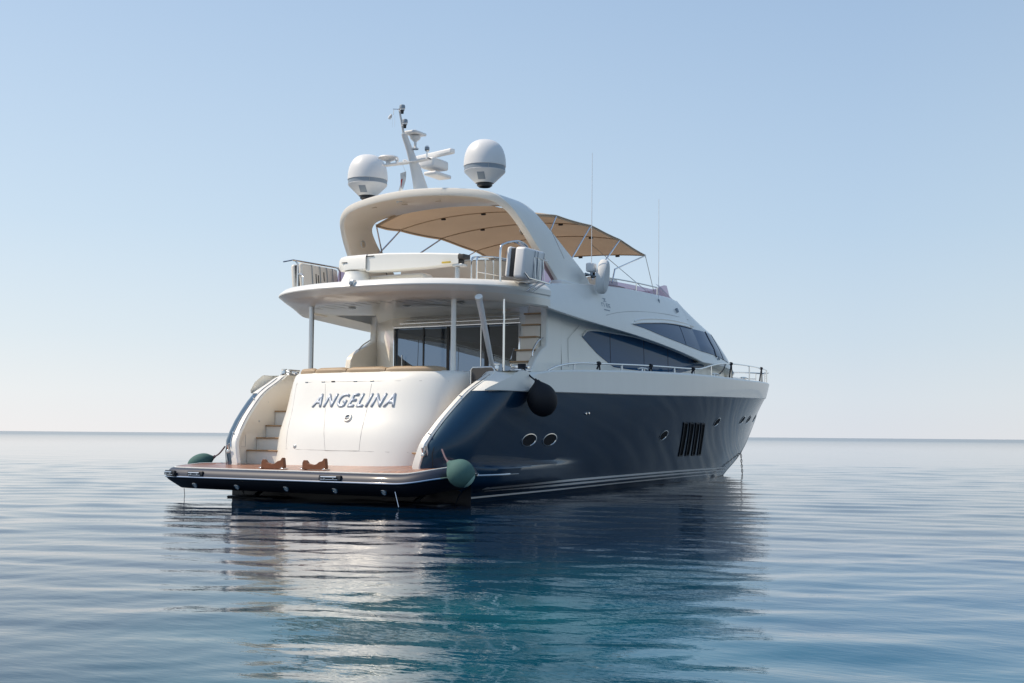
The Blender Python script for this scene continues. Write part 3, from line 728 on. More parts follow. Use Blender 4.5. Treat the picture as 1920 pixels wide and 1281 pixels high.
# winches / fairleads on the quarter
for s in (-1, 1):
    m = MB()
    for x, y in ((1.05, 2.62),):
        m.lathe([(.06, 0), (.065, .02), (.045, .035), (.04, .09), (.06, .11), (.06, .125), (.0, .13)], STEEL, 20, Matrix.Translation((x, s*y, 2.485)))
    m.box((1.35, s*2.86-.13, 2.485), (1.75, s*2.86+.13, 2.53), STEEL, .02); m.box((1.38, s*2.86-.12, 2.53), (1.46, s*2.86+.12, 2.60), STEEL, .015); m.box((1.62, s*2.86-.12, 2.53), (1.70, s*2.86+.12, 2.60), STEEL, .015)
    m.tube([(1.36, s*2.76, 2.60), (1.72, s*2.76, 2.60)], .025, STEEL, 10)
    m.obj('mooring_winch', Yt)

# ------------------------------------------------------------------ flybridge deck overhang
def sl_out(ph, n=2.5):
    c, s_ = abs(math.cos(ph)), math.sin(ph); x = 2.5-2.72*c**(2/n); y = 3.0*math.copysign(abs(s_)**(2/n), s_); return x, y
PH = [math.pi*(i/96-.5) for i in range(97)]
def slab_row(ins, z, ins2=None, z2=None):
    row = []
    for ph in PH:
        x, y = sl_out(ph); b = sst(.4, 2.3, x)
        d = ins+(ins2-ins)*b if ins2 is not None else ins; zz = z+(z2-z)*b if z2 is not None else z
        k = max(.0, 1-d/3.0); row.append((x+d*abs(math.cos(ph)), y*k, zz))
    return row
prof = [(1.6, 4.215, 1.6, 4.27), (.24, 4.215, .22, 4.27), (.15, 4.225, .20, 4.275), (.11, 4.215, .12, 4.26), (.03, 4.15, .04, 4.20), (.0, 4.105, 0, 4.15), (.004, 4.085, 0, 4.10), (.03, 4.075, .0, 4.05), (.06, 4.05, .02, 4.03), (.16, 3.985, .015, 3.97), (.32, 3.93, .01, 3.90), (.52, 3.89, .005, 3.83), (.66, 3.875, .03, 3.80), (.72, 3.875, .35, 3.84), (.74, 3.92, .37, 3.87)]
m = MB(); rows = [slab_row(*p) for p in [(a, b, c, d) for a, b, c, d in prof]]
m = MB()
rows = [slab_row(a, b, c, d) for a, b, c, d in prof]
m.grid(rows[:10], WHITE); m.grid(rows[9:], CREAM)  # underside turned cream: warm bounce light put into the colour
a = slab_row(.72, 3.88, .35, 3.84)
a2 = slab_row(.70, 3.9, .33, 3.86)
deck = m.obj('flybridge_overhang', Yt, ang=28)
m = MB(); t = slab_row(.75, 3.915, .38, 3.875); m.add(t+[(4.4, -2.6, 3.80), (4.4, 2.6, 3.80)], [tuple(range(len(t)+2))], WHITE); 
for y in [-2.2+.3*i for i in range(15)]:
    m.box((.6+abs(y)**3*.04, y-.004, 3.896-.02*0), (4.2, y+.004, 3.90), SEAM)
ceil_ = m.obj('cockpit_ceiling', deck, smooth=False)
# close the gap between the rim and the lowered ceiling
for x, y in ((1.5, 1.2), (2.6, 1.2), (1.5, -.2), (2.6, -.2), (1.5, -1.5), (2.6, -1.5)):
    m = MB(); m.lathe([(.08, 0), (.085, -.015), (.06, -.02), (0, -.012)], SATIN, 18, Matrix.Translation((x, y, 3.885)), [SATIN, SATIN, LENS]); m.obj('ceiling_light', ceil_)
m = MB(); m.add(slab_row(1.5, 4.2)+[(10.3, -2.2, 4.2), (10.3, 2.2, 4.2)], [tuple(range(len(PH)+2))], TEAKP); m.obj('flybridge_floor', deck, smooth=False)
# small stern light on the lip
m = MB(); m.box((-.24, -.10-.05, 4.10), (-.14, -.10+.05, 4.22), SATIN, .015); m.lathe([(0, .03), (.035, .03), (.035, 0)], GREY, 14, Matrix.Translation((-.24, -.1, 4.15)) @ Matrix.Rotation(R(-90), 4, 'Y')); m.obj('stern_light', deck)

# ------------------------------------------------------------------ superstructure sides
ZLOW = table([(2.4, 3.80), (4.1, 3.69), (6.83, 3.55), (10.3, 3.27), (11.0, 3.18)])
YLOW = table([(2.4, 3.0), (7, 2.98), (11.0, 2.90)])
ZTOP = table([(2.4, 4.27), (3.9, 4.44), (5.73, 4.59), (7.17, 4.67), (9.1, 4.75), (10.5, 4.80), (11.0, 4.78)])
YTOP = table([(2.4, 2.80), (3.9, 2.76), (5.7, 2.70), (7.2, 2.60), (9.1, 2.42), (10.5, 2.24), (11.0, 2.18)])
def up_y(x, z):
    if x <= 11:
        a, b = ZLOW(x), ZTOP(x); s_ = max(0, min(1, (z-a)/(b-a))); return YLOW(x)+(YTOP(x)-YLOW(x))*s_**1.35
    return nose_y(x, z)
# forward "nose": superelliptic plan outlines at successive levels
NL = [ # (f, z_side, z_front, b, a, n)
    (0, 3.18, 2.95, 2.90, 6.0, 2.2), (.28, 3.62, 3.22, 2.76, 5.6, 2.2), (.60, 4.12, 4.00, 2.50, 4.3, 2.35), (1.0, 4.80, 4.92, 2.16, .45, 2.4)]
def nlev(f):
    for i in range(len(NL)-1):
        if f <= NL[i+1][0]:
            k = (f-NL[i][0])/(NL[i+1][0]-NL[i][0]); return [NL[i][q]+(NL[i+1][q]-NL[i][q])*k for q in range(1, 6)]
    return list(NL[-1][1:])
def nose_pt(f, ph):
    zs, zf, b, a, n = nlev(f); c, s_ = abs(math.cos(ph)), abs(math.sin(ph))
    x = 11+a*s_**(2/n); y = b*c**(2/n); z = zs+(zf-zs)*s_**1.5; return Vector((x, y, z))
def nose_y(x, z):
    best = None
    f = 0
    for f in [i/40 for i in range(41)]:
        zs, zf, b, a, n = nlev(f)
        q = min(1, max(0, (x-11)/a)); zz = zs+(zf-zs)*(q**(n/2))**1.5
        y = b*(1-q**n)**(1/n) if q < 1 else 0
        d = abs(zz-z)
        if best is None or d < best[0]: best = (d, y)
    return best[1]
side = MB()
for s in (-1, 1):
    xs = lin(2.4, 11, 50)
    rows = []
    for f in lin(0, 1, 14):
        rows.append([(x, s*(YLOW(x)+(YTOP(x)-YLOW(x))*f**1.35), ZLOW(x)+(ZTOP(x)-ZLOW(x))*f) for x in xs])
    rows = [[(x, s*2.56, ZLOW(x)+.10) for x in xs], [(x, s*(YLOW(x)-.05), ZLOW(x)-.01) for x in xs]]+rows
    rows += [[(x, s*(YTOP(x)-.03), ZTOP(x)+.02) for x in xs], [(x, s*(YTOP(x)-.12), ZTOP(x)+.015) for x in xs], [(x, s*(YTOP(x)-.15), 4.2) for x in xs]]
    side.grid(rows, WHITE)
    PN = [math.pi/2*i/30 for i in range(31)]
    rows = []
    for f in [0, .07, .14, .21, .28, .36, .44, .52, .60, .68, .76, .84, .92, 1.0]:
        rows.append([(lambda p: (p.x, s*p.y, p.z))(nose_pt(f, ph)) for ph in PN])
    rows = [[(lambda p: (11+(p.x-11)*.95, s*p.y*.86, p.z-.02))(nose_pt(0, ph)) for ph in PN]]+rows
    side.grid(rows, WHITE)
    top = rows[-1]; side.grid([top, [(10.9, s*(y_*.6) if False else s*abs(y_)*.8, z_+.02) for x_, y_, z_ in top], [(10.3, s*abs(y_)*.8, z_-.02) for x_, y_, z_ in top]], WHITE)
house = side.obj('superstructure', Yt, ang=30)
LT = [(4.66, 3.40), (4.72, 3.47), (4.86, 3.52), (5.12, 3.55), (5.63, 3.57), (6.98, 3.57), (8.44, 3.50), (9.96, 3.37), (10.9, 3.26), (11.8, 3.14)]
LB = [(4.66, 3.39), (4.72, 3.36), (4.93, 3.27), (5.36, 3.08), (5.89, 2.91), (6.3, 2.81), (7.6, 2.80), (9.4, 2.82), (11.8, 3.10)]
# lower saloon wall set in under the overhang
m = MB()
for s in (-1, 1):
    wy_ = lambda z: 2.62-.02*max(0, (z-2.8)/.7)
    tf_, bf_2 = table(LT), table(LB)
    def wall(xs, zlo, zhi):
        m.grid([[(x, s*wy_(zlo(x)+(zhi(x)-zlo(x))*k/3), zlo(x)+(zhi(x)-zlo(x))*k/3) for x in xs] for k in range(4)], WHITE)
    wall([3.70 if s < 0 else 4.6, 4.64, 4.66] if s > 0 else [3.70, 4.0, 4.4, 4.66], lambda x: 2.3, lambda x: ZLOW(x)+.12)
    wall(lin(4.66, 11, 30), lambda x: 2.3, bf_2)
    wall(lin(4.66, 11, 30), tf_, lambda x: max(tf_(x)+.01, ZLOW(x)+.12))
    PN = [math.pi/2*i/30 for i in range(31)]
    lo = [(lambda p: (11+(p.x-11)*.97, s*p.y*.905, 2.3))(nose_pt(0, ph)) for ph in PN]
    hi = [(lambda p: (11+(p.x-11)*.955, s*p.y*.895, p.z+.02))(nose_pt(0, ph)) for ph in PN]
    m.grid([lo, hi], WHITE)
low = m.obj('saloon_side', Yt, ang=30)
m = MB(); m.box((3.7, -2.44, 1.6), (11.2, 2.44, 1.7), INTER); m.obj('saloon_floor', Yt, smooth=False)
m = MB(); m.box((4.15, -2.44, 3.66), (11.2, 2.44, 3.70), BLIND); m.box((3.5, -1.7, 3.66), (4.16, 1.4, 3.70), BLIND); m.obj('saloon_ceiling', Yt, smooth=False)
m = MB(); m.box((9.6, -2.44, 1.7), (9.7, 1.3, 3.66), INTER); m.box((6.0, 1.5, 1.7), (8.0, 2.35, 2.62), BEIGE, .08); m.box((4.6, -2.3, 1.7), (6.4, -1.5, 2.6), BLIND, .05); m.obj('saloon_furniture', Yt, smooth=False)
# coachroof running forward
m = MB(); rows = []
for x in lin(13.5, 20.2, 16):
    k = (x-13.5)/6.7; hw = 2.3*(1-k**2.5)**.5+.02; zc = 3.05+.0*k-.12*k
    rows.append([(x, hw*math.sin(a_), 2.7+(zc-2.7)*max(0, math.cos(a_))**.35) for a_ in lin(-math.pi/2, math.pi/2, 15)])
m.grid(rows, WHITE); m.obj('coachroof', Yt, ang=40)

def patch(name, top, bot, yfun, s, mat, parent, off=.006, nx=40, nz=8, rim=None, rimr=.012, divs=(6.05, 7.9, 9.35)):
    tf, bf = table(top), table(bot); x0 = min(top[0][0], bot[0][0]); x1 = max(top[-1][0], bot[-1][0])
    m = MB(); rows = []
    for i in range(nz+1):
        f = i/nz; row = []
        for k in range(nx+1):
            x = x0+(x1-x0)*k/nx; z = bf(x)+(tf(x)-bf(x))*f; row.append((x, s*(yfun(x, z)+off), z))
        rows.append(row)
    m.grid(rows, mat); o = m.obj(name, parent)
    if rim:
        m = MB(); m.tube([(x, y+s*.018, z+.014) for x, y, z in rows[-1]], rimr, rim, 6); m.obj('window_trim', parent)
        for xd in [q_ for q_ in divs if x0 < q_ < x1]:
            m = MB(); m.tube([(xd, s*(yfun(xd, z_)+off+.001), z_) for z_ in lin(bf(xd), tf(xd), 6)], .007, BLACK, 5); m.obj('pane_joint', parent)
    return o, rows
wy = lambda x, z: 2.62-.0*(z)
lt, lb = LT, LB
def wyl(x, z):
    y = 2.625-.02*max(0, min(1, (z-2.8)/.7))
    return y if x < 11 else y-.010*(x-11)
ut = [(6.54, 3.80), (7.0, 3.86), (7.56, 3.91), (8.97, 4.02), (10.0, 4.055), (11.0, 4.062)]
ub = [(6.54, 3.795), (7.1, 3.77), (8.24, 3.67), (9.94, 3.545), (11.0, 3.47)]
for s in (-1, 1):
    patch('saloon_window', lt, lb, wyl, s, WINDOW if s < 0 else SMOKE2, low, .004, rim=WHITE, rimr=.018)
    patch('wheelhouse_window', ut, ub, up_y, s, WINDOW, house, .010, divs=(9.9,), rim=WHITE, rimr=.018)
# wrap-round windscreen between the window line and the roof edge
m = MB(); rows = []
def ph_at(f, x):
    best = min((abs(nose_pt(f, math.pi/2*k/200).x-x), k) for k in range(201)); return math.pi/2*best[1]/200
def glass_f(k, u):   # k 0..1 from the side window round to the centre line, u 0..1 bottom to top
    q_ = min(1, k/.25); lo_ = .185-.04*q_-.02*k; hi_ = .562+.013*q_
    return lo_+(hi_-lo_)*u
for s in (-1, 1):
    rows = []
    for u_ in lin(0, 1, 12):
        row = []
        for k_ in [(i_/34)**1.0 for i_ in range(35)]:
            f = glass_f(k_, u_); p0_ = 0.; ph = p0_+(math.pi/2-p0_)*k_; p = nose_pt(f, ph)
            row.append((p.x+.010*math.sin(ph), s*(p.y+.012*math.cos(ph)), p.z+.004))
        rows.append(row)
    m.grid(rows, WINDOW)
m.obj('windscreen', house, ang=50)
for s in (-1, 1):
    for xx in (12.22, 12.95):
        m = MB(); m.tube([(lambda p: (p.x+.01, s*(p.y+.012), p.z))(nose_pt(f, ph_at(f, xx))) for f in lin(.14, .58, 8)], .02 if xx < 12.5 else .009, BLACK, 6); m.obj('window_mullion', house)
# seams, shadow brow and feature line
for s in (-1, 1):
    m = MB(); m.tube([(x, s*(up_y(x, z)+.0), z) for x, z in [(5.16, 3.89), (5.91, 4.02), (7.09, 4.15), (8.81, 4.26), (10.0, 4.30), (11.18, 4.31)]], .006, SEAM, 5, smooth=6); m.obj('panel_seam', house)
    m = MB()
    f1 = [(6.7, 3.88), (7.2, 3.97), (8.1, 4.06), (9.2, 4.13), (10.2, 4.16), (11.4, 4.15)]
    m.tube([(x, s*(up_y(x, z)-.012), z) for x, z in f1], .03, WHITE, 6, smooth=6); m.obj('window_brow', house)
    m = MB(); m.tube([(x, s*(2.622), z) for x, z in [(4.0, 2.7), (3.98, 3.3), (4.5, 3.62)]], .005, SEAM, 5); m.obj('panel_seam', low)
    m = MB(); m.tube([(lambda p: (p.x, s*(p.y+.0), p.z))(nose_pt(f, math.pi/2*.5)) for f in lin(-.0, .25, 5)], .004, SEAM, 5); m.obj('panel_seam', house)
# little maker's emblem and lettering on the side, forward lamp
for s in (-1,):
    m = MB()
    def em(x, z, w, h):
        m.add([(x, -(up_y(x, z)+.004), z), (x+w, -(up_y(x+w, z)+.004), z), (x+w, -(up_y(x+w, z+h)+.004), z+h), (x, -(up_y(x, z+h)+.004), z+h)], [(0, 1, 2, 3)], GREY)
    em(5.20, 4.26, .16, .02); em(5.26, 4.22, .05, .05); em(5.20, 4.20, .16, .012)
    for k in range(4): em(5.06+k*.12, 4.08, .022, .085)
    for k in (0, 2, 3): em(5.06+k*.12, 4.15, .10, .016)
    for k in (2, 3): em(5.06+k*.12, 4.11, .08, .014); em(5.06+k*.12, 4.08, .09, .014)
    em(5.12, 4.0, .30, .025)
    m.obj('emblem', house, smooth=False)
    m = MB(); m.tube([(10.3, -(up_y(10.3, 4.5)+.02), 4.53), (10.3, -(up_y(10.3, 4.42)+.02), 4.43)], .035, GREY, 10); m.obj('side_lamp', house)
m = MB(); m.tube([(12.3, -(up_y(12.3, 3.35)+.01), 3.3), (12.35, -(up_y(12.35, 3.42)+.06), 3.40), (12.5, -(up_y(12.5, 3.35)+.01), 3.33)], .014, GREY, 6); m.obj('hand_grip', house)

# smoked acrylic screens on the flybridge coaming
m = MB()
for s in (-1, 1):
    xs = lin(5.9, 10.6, 20)
    def scr_top(x): return ZTOP(x)+.17+.20*sst(9.2, 10.6, x)
    m.grid([[(x, s*(YTOP(x)-.07), ZTOP(x)) for x in xs], [(x, s*(YTOP(x)-.17), scr_top(x)) for x in xs]], PURPLE)
    m.grid([[(x, s*2.62, z) for x in (2.55, 3.0, 3.6, 4.2)] for z in (4.25, 4.48)], PURPLE) if False else None
bowr = [(10.6, 2.17), (11.3, 2.0), (11.9, 1.5), (12.1, .8), (12.15, 0), (12.1, -.8), (11.9, -1.5), (11.3, -2.0), (10.6, -2.17)]
bs = spline([(x, y, 0) for x, y in bowr], 4)
m.grid([[(p.x, p.y, 4.80+.02*0) for p in bs], [(p.x-.75, p.y*.95, 5.14) for p in bs]], PURPLE)
m.obj('wind_deflector', Yt)
m = MB()
for s in (-1, 1):
    m.add([(2.55, s*2.50, 4.27), (4.3, s*2.50, 4.4), (3.6, s*2.45, 4.9), (2.62, s*2.42, 5.0)], [(0, 1, 2, 3)], PURPLE)
m.obj('aft_wind_deflector', Yt)
m = MB()
for s in (-1, 1):
    pr = [(x, s*(YTOP(x)-.05), ZTOP(x)+.21) for x in lin(6.0, 9.3, 8)]
    m.tube(pr, .016, STEEL, 8)
    for x in (7.7, 9.3): m.tube([(x, s*(YTOP(x)-.05), ZTOP(x)+.21), (x, s*(YTOP(x)-.06), ZTOP(x)-.04)], .016, STEEL, 8)
m.obj('flybridge_rail', Yt)
# helm seats, settee backs seen through and above the screens
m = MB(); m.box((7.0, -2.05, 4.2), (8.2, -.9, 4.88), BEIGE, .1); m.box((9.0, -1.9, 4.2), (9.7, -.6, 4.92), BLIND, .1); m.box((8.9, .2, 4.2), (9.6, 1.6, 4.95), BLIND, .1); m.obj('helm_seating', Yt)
m = MB(); m.box((6.5, -2.25, 4.2), (7.3, -1.7, 4.97), CREAM, .1); m.obj('locker_top', Yt)
# curved settee back aft on the flybridge
m = MB(); cv = spline([(3.2, 1.0, 0), (2.62, .75, 0), (2.5, .3, 0), (2.5, -.8, 0), (2.6, -1.45, 0), (3.0, -1.75, 0), (3.6, -1.85, 0)], 6)
m.grid([[(p.x, p.y, z) for p in cv] for z in (4.22, 4.5, 4.86)]+[[(p.x+.06, p.y*.97, 4.90) for p in cv], [(p.x+.18, p.y*.94, 4.87) for p in cv], [(p.x+.2, p.y*.93, 4.3) for p in cv]], BEIGE); m.obj('flybridge_settee', Yt, ang=50)

# ------------------------------------------------------------------ radar arch
apath = [  # y, z, x_aft, x_fwd, thickness
    (2.60, 4.36, 3.80, 5.40, .17), (2.52, 4.80, 3.30, 4.98, .17), (2.42, 5.25, 2.86, 4.28, .17), (2.32, 5.62, 2.52, 3.72, .17),
    (2.18, 5.92, 2.26, 3.35, .17), (1.95, 6.13, 2.10, 3.2, .18), (1.62, 6.24, 2.00, 3.2, .18), (1.1, 6.31, 1.90, 3.2, .18), (.55, 6.35, 1.84, 3.2, .18), (0, 6.365, 1.82, 3.2, .18)]
full = apath+[(-y, z, a, b, t) for y, z, a, b, t in apath[:-1][::-1]]
P2 = spline([(y, z, 0) for y, z, *_ in full], 5); PA = spline([(a, b, t) for _, _, a, b, t in full], 5)
rows = []
N = len(P2)
for i in range(N):
    a = P2[max(i-1, 0)]; b = P2[min(i+1, N-1)]; tg = (b-a).normalized(); nx = Vector((-tg.y, tg.x, 0))   # outward/up?
    if nx.dot(Vector((P2[i].x, P2[i].y-4.5, 0))) < 0: nx = -nx
    xa, xf, th = PA[i]
    def q(x, o, P=P2[i], nx=nx): w = P+nx*o; return (x, w.x, w.y)
    r_ = .05
    rows.append([q(xa+r_, 0), q(xa+.012, -.015), q(xa, -r_), q(xa, -th+r_), q(xa+.012, -th+.015), q(xa+r_, -th), q(xf-r_, -th), q(xf, -th+r_), q(xf, -r_), q(xf-r_, 0)])
m = MB(); m.grid([[r_[k] for k in (8, 9, 0, 1)] for r_ in rows], WHITE); m.grid([r_[1:9] for r_ in rows], CREAM); arch = m.obj('radar_arch', Yt, ang=38)  # cream on aft and inner faces paints in warm bounced light
m = MB()
for s in (-1, 1):
    m.box((3.45, s*2.62-.17 if s > 0 else s*2.62-.13, 4.28), (5.75, s*2.62+.13 if s > 0 else s*2.62+.17, 4.50), WHITE, .04)
m.obj('arch_foot', arch)
for s in (-1, 1):
    m = MB(); m.lathe([(0, .02), (.05, .022), (.06, .012), (.08, .018), (.085, 0)], SATIN, 22, Matrix.Translation((2.98, s*2.055, 5.5)) @ Matrix.Rotation(R(90*s), 4, 'X') @ Matrix.Rotation(R(0), 4, 'Y'), [BEIGE, BEIGE, SATIN, SATIN]); m.obj('speaker', arch)
for y in (1.15, .35, -.5, -1.3):
    m = MB(); m.box((2.12, y-.06, 6.115), (2.18, y+.06, 6.13), BEIGE, .005); m.obj('arch_lamp', arch)
m = MB(); m.tube([(3.1, -2.64, 5.55), (3.6, -2.72, 4.95)], .006, SEAM, 5); m.obj('arch_seam', arch)

# satellite domes
for s in (-1, 1):
    m = MB()
    r_ = .438; z0 = 6.36
    prof = [(.12, 0), (.16, .03), (.16, .07), (.19, .08), (.415, .30), (r_-.008, .33), (r_-.012, .335), (r_-.012, .425), (r_-.004, .43)]
    mats = [BLACK, BLACK, BLACK, DOME, DOME, DOME, GREY, DOME]
    k = 18
    for i in range(k+1):
        a_ = math.pi/2*i/k; prof.append((r_*max(.0, math.cos(a_))**.74 if i < k else 0, .43+.56*math.sin(a_)**.84)); mats.append(DOME)
    m.lathe(prof, DOME, 48, Matrix.Translation((2.37, s*1.50, z0)), mats)
    d = m.obj('satellite_dome', Yt, ang=30)
    m = MB(); ang = math.atan2(-.5-.25*s*0, -.865)-.22
    for kk, mt in ((0, GREY), (1, SATIN)):
        aa = ang+.0; r0 = .30; zc = z0+.19+.03*kk
        rotm = Matrix.Translation((2.37+r0*math.cos(aa), s*1.5+r0*math.sin(aa), zc)) @ Matrix.Rotation(aa, 4, 'Z') @ Matrix.Rotation(R(134), 4, 'Y')
        m.box((-.05 if kk else -.09, -.055 if kk else -.075, -.004+.004*kk), (.05 if kk else .09, .055 if kk else .075, .006+.004*kk), mt, .001, rotm)
    m.obj('dome_plate', d)
    m = MB(); m.tube([(2.37+(r_-.004)*math.cos(ang+.42), s*1.5+(r_-.004)*math.sin(ang+.42), z0+.34), (2.37+(r_-.004)*math.cos(ang+.42), s*1.5+(r_-.004)*math.sin(ang+.42), z0+.41)], .004, SEAM, 5); m.obj('dome_seam', d)

# mast: leaning fin with instruments
mast = MB()
rows = []
for z, x, c_, t_ in ((6.34, 2.30, .60, .16), (6.6, 2.17, .48, .14), (6.9, 2.00, .36, .13), (7.05, 1.90, .28, .125), (7.2, 1.80, .22, .125), (7.38, 1.66, .17, .12), (7.47, 1.60, .15, .11)):
    rows.append([(x+math.cos(a_)*c_/2, math.sin(a_)*t_/2, z) for a_ in lin(0, 2*math.pi, 21)[:-1]])
mast.grid(rows, DOME, closed_u=True); mast.add(rows[-1], [tuple(range(20))], DOME)
mast.tube([(1.60, 0, 7.42), (1.50, 0, 7.7), (1.40, 0, 7.98)], [.028, .018], DOME, 10)
mo = mast.obj('mast', Yt, ang=40)
m = MB()
sprd = [(y, 6.93+.045*sst(0, -.5, y)*0+(.05*max(0, -y)/.45)**1.0*.6) for y in lin(.70, -.45, 12)]
m.grid([[(1.80+dx, y, z+dz) for y, z in sprd] for dx, dz in ((0, 0), (0, .03), (.16, .03), (.16, 0))], DOME, closed_v=True)
m.obj('mast_spreader', mo)
m = MB(); m.box((2.35, -.24, 6.93), (2.95, .16, 7.14), DOME, .05); m.obj('radar_gearbox', mo)
m = MB(); m.box((2.38, -.28, 6.76), (3.0, .04, 6.84), DOME, .03); m.obj('radar_bracket', mo)
m = MB(); m.lathe([(.045, 0), (.05, .09), (.16, .13), (.22, .16), (.20, .19), (.1, .215), (0, .22)], DOME, 28, Matrix.Translation((1.88, .60, 6.93))); m.obj('gps_antenna', mo)
m = MB(); m.lathe([(.02, 0), (.03, .05), (.045, .07), (.03, .11), (0, .12)], DOME, 14, Matrix.Translation((1.86, .36, 6.95))); m.obj('small_antenna', mo)
m = MB(); m.lathe([(.03, 0), (.05, .02), (.05, .06), (0, .08)], DOME, 14, Matrix.Translation((1.9, .18, 6.95))); m.obj('small_antenna', mo)
m = MB(); rm = Matrix.Translation((2.5, -.38, 7.17)) @ Matrix.Rotation(R(63), 4, 'Z') @ Matrix.Rotation(R(0), 4, 'X')
m.box((-.62, -.07, -.05), (.62, .07, .06), DOME, .03, Matrix.Translation((2.66, -.03, 7.24)) @ Matrix.Rotation(R(75), 4, 'Z'))
m.obj('radar_scanner', mo)
m = MB(); m.lathe([(.015, 0), (.02, .16), (.045, .19), (.05, .2), (.05, .26), (.03, .29), (0, .3)], DOME, 14, Matrix.Translation((1.92, -.36, 6.97)), [STEEL, STEEL, BLACK, GREY, DOME, DOME]); m.obj('anchor_light', mo)
m = MB(); m.box((1.62, -.26, 7.50), (2.05, .06, 7.56), DOME, .02); m.lathe([(.03, -.06), (.10, 0), (.12, .06), (.03, .08)], DOME, 16, Matrix.Translation((1.86, -.10, 7.42))); m.lathe([(.07, 0), (.075, .02), (.03, .05), (.03, .2), (0, .21)], DOME, 14, Matrix.Translation((1.86, -.10, 7.20))); m.obj('horn', mo)
for x, z, y in ((1.40, 7.92, -.08), (1.50, 7.64, -.08)):
    m = MB(); m.lathe([(.03, -.06), (.035, 0), (.05, .01), (.05, .03), (.06, .04), (.06, .10), (.05, .12), (0, .125)], BLACK, 14, Matrix.Translation((x, y, z)), [BLACK, BLACK, DOME, DOME, GREY, GREY, GREY]); m.tube([(x, 0, z), (x, y, z)], .012, DOME, 6); m.obj('navigation_light', mo)
m = MB(); m.tube([(1.40, .0, 7.96), (1.38, .14, 7.98)], .008, STEEL, 6); m.tube([(1.38, .12, 7.98), (1.38, .13, 7.86)], .008, STEEL, 6); m.lathe([(0, -.06), (.03, -.05), (.035, 0), (.02, .05), (0, .06)], DOME, 12, Matrix.Translation((1.36, .19, 7.82)) @ Matrix.Rotation(R(35), 4, 'X')); m.tube([(1.38, .15, 7.78), (1.38, .15, 7.60)], .003, STEEL, 4); m.tube([(1.38, .09, 7.84), (1.38, .09, 7.60)], .003, STEEL, 4); m.obj('wind_instrument', mo)

# ------------------------------------------------------------------ bimini
bim = MB(); rows = []
RX = [(3.05, 1.75, 5.93, 6.28), (4.45, 2.07, 6.05, 6.27), (6.17, 2.05, 6.09, 6.27), (7.78, 2.03, 5.99, 6.19), (9.30, 2.03, 5.80, 5.90)]
fy = table([(a, b) for a, b, _, _ in RX]); fe = table([(a, c_) for a, _, c_, _ in RX]); fc = table([(a, d_) for a, _, _, d_ in RX])
ribx = [r0[0] for r0 in RX]
for x in lin(3.05, 9.30, 61):
    k = min(abs(x-r0) for r0 in ribx); sag = -.035*math.sin(math.pi*min(1, k/1.6))
    w, e, c_ = fy(x), fe(x), fc(x)
    row = []
    for j in range(25):
        q_ = -1+2*j/24; z = e+(c_-e)*(1-abs(q_)**2.2)+sag*(1-.3*abs(q_))
        row.append((x, w*q_, z))
    rows.append(row)
bim.grid(rows, CANVAS)
bo = bim.obj('bimini_canopy', Yt, ang=60)
m = MB()
for s in (-1, 1):
    ed = [(x, s*(fy(x)+.005), fe(x)-.035*math.sin(math.pi*min(1, min(abs(x-r0) for r0 in ribx)/1.6))*.7) for x in lin(3.05, 9.3, 61)]
    m.grid([ed, [(x, y, z-.05) for x, y, z in ed]], CANVAS); m.tube(ed, .014, BEIGE, 6)
m.tube(rows[-1], .018, BEIGE, 6)
m.obj('canopy_hem', bo)
for i, (x, w, e, c_) in enumerate(RX[1:]):
    m = MB(); m.tube([(x, w*q_, e+(c_-e)*(1-abs(q_)**2.2)-.008) for q_ in lin(-1, 1, 25)], .013, CANVAS, 8); 
    rb = m.obj('canopy_rib', bo)
    for q_ in (-.62, -.1, .42):
        m = MB(); p = Vector((x, w*q_, e+(c_-e)*(1-abs(q_)**2.2)-.03)); m.box((p.x-.03, p.y-.05, p.z-.03), (p.x+.03, p.y+.05, p.z+.01), BLACK, .008); m.obj('rib_clip', rb)
m = MB()
for s in (-1, 1):
    for a_, b_ in (((4.45, s*2.07, 6.03), (3.35, s*2.28, 5.0)), ((6.17, s*2.05, 6.07), (4.2, s*2.46, 4.85)), ((7.78, s*2.03, 5.97), (5.35, s*2.5, 4.72))):
        m.tube([a_, b_], .019, STEEL, 8)
    m.tube([(9.3, s*2.03, 5.79), (6.95, s*2.3, 5.15), (6.55, s*2.42, 4.78)], .019, STEEL, 8)
    m.tube([(9.3, s*2.03, 5.79), (9.05, s*2.4, 4.72)], .008, BEIGE, 5)
    m.tube([(7.9, s*1.2, 5.95), (9.0, s*2.2, 4.85)], .008, SATIN, 5)
    m.tube([(3.1, s*1.78, 5.92), (4.4, s*2.38, 4.85)], .016, STEEL, 8)
m.obj('canopy_frame', Yt)

# ------------------------------------------------------------------ crane (davit)
cr = MB()
cr.lathe([(.34, 4.24), (.33, 4.3), (.27, 4.42), (.24, 4.5), (.24, 4.52)], WHITE, 28, Matrix.Translation((.8, .56, 0)))
ped = cr.obj('crane', Yt, ang=35)
m = MB(); rows = []
for y, x, zb, zt, w in ((.94, .8, 4.66, 4.74, .05), (.92, .8, 4.58, 4.79, .12), (.86, .8, 4.54, 4.825, .17), (.72, .8, 4.53, 4.845, .19), (.40, .8, 4.53, 4.85, .19), (.2, .8, 4.53, 4.85, .19)):
    rows.append([(x-w, y, zb+.03), (x-w, y, zt-.04), (x-w+.04, y, zt), (x+w-.04, y, zt), (x+w, y, zt-.04), (x+w, y, zb+.03), (x+w-.04, y, zb), (x-w+.04, y, zb)])
m.grid(rows, WHITE, closed_u=True); m.add(rows[0], [tuple(range(8))], WHITE); m.obj('crane_head', ped, ang=50)
m = MB(); rows = []
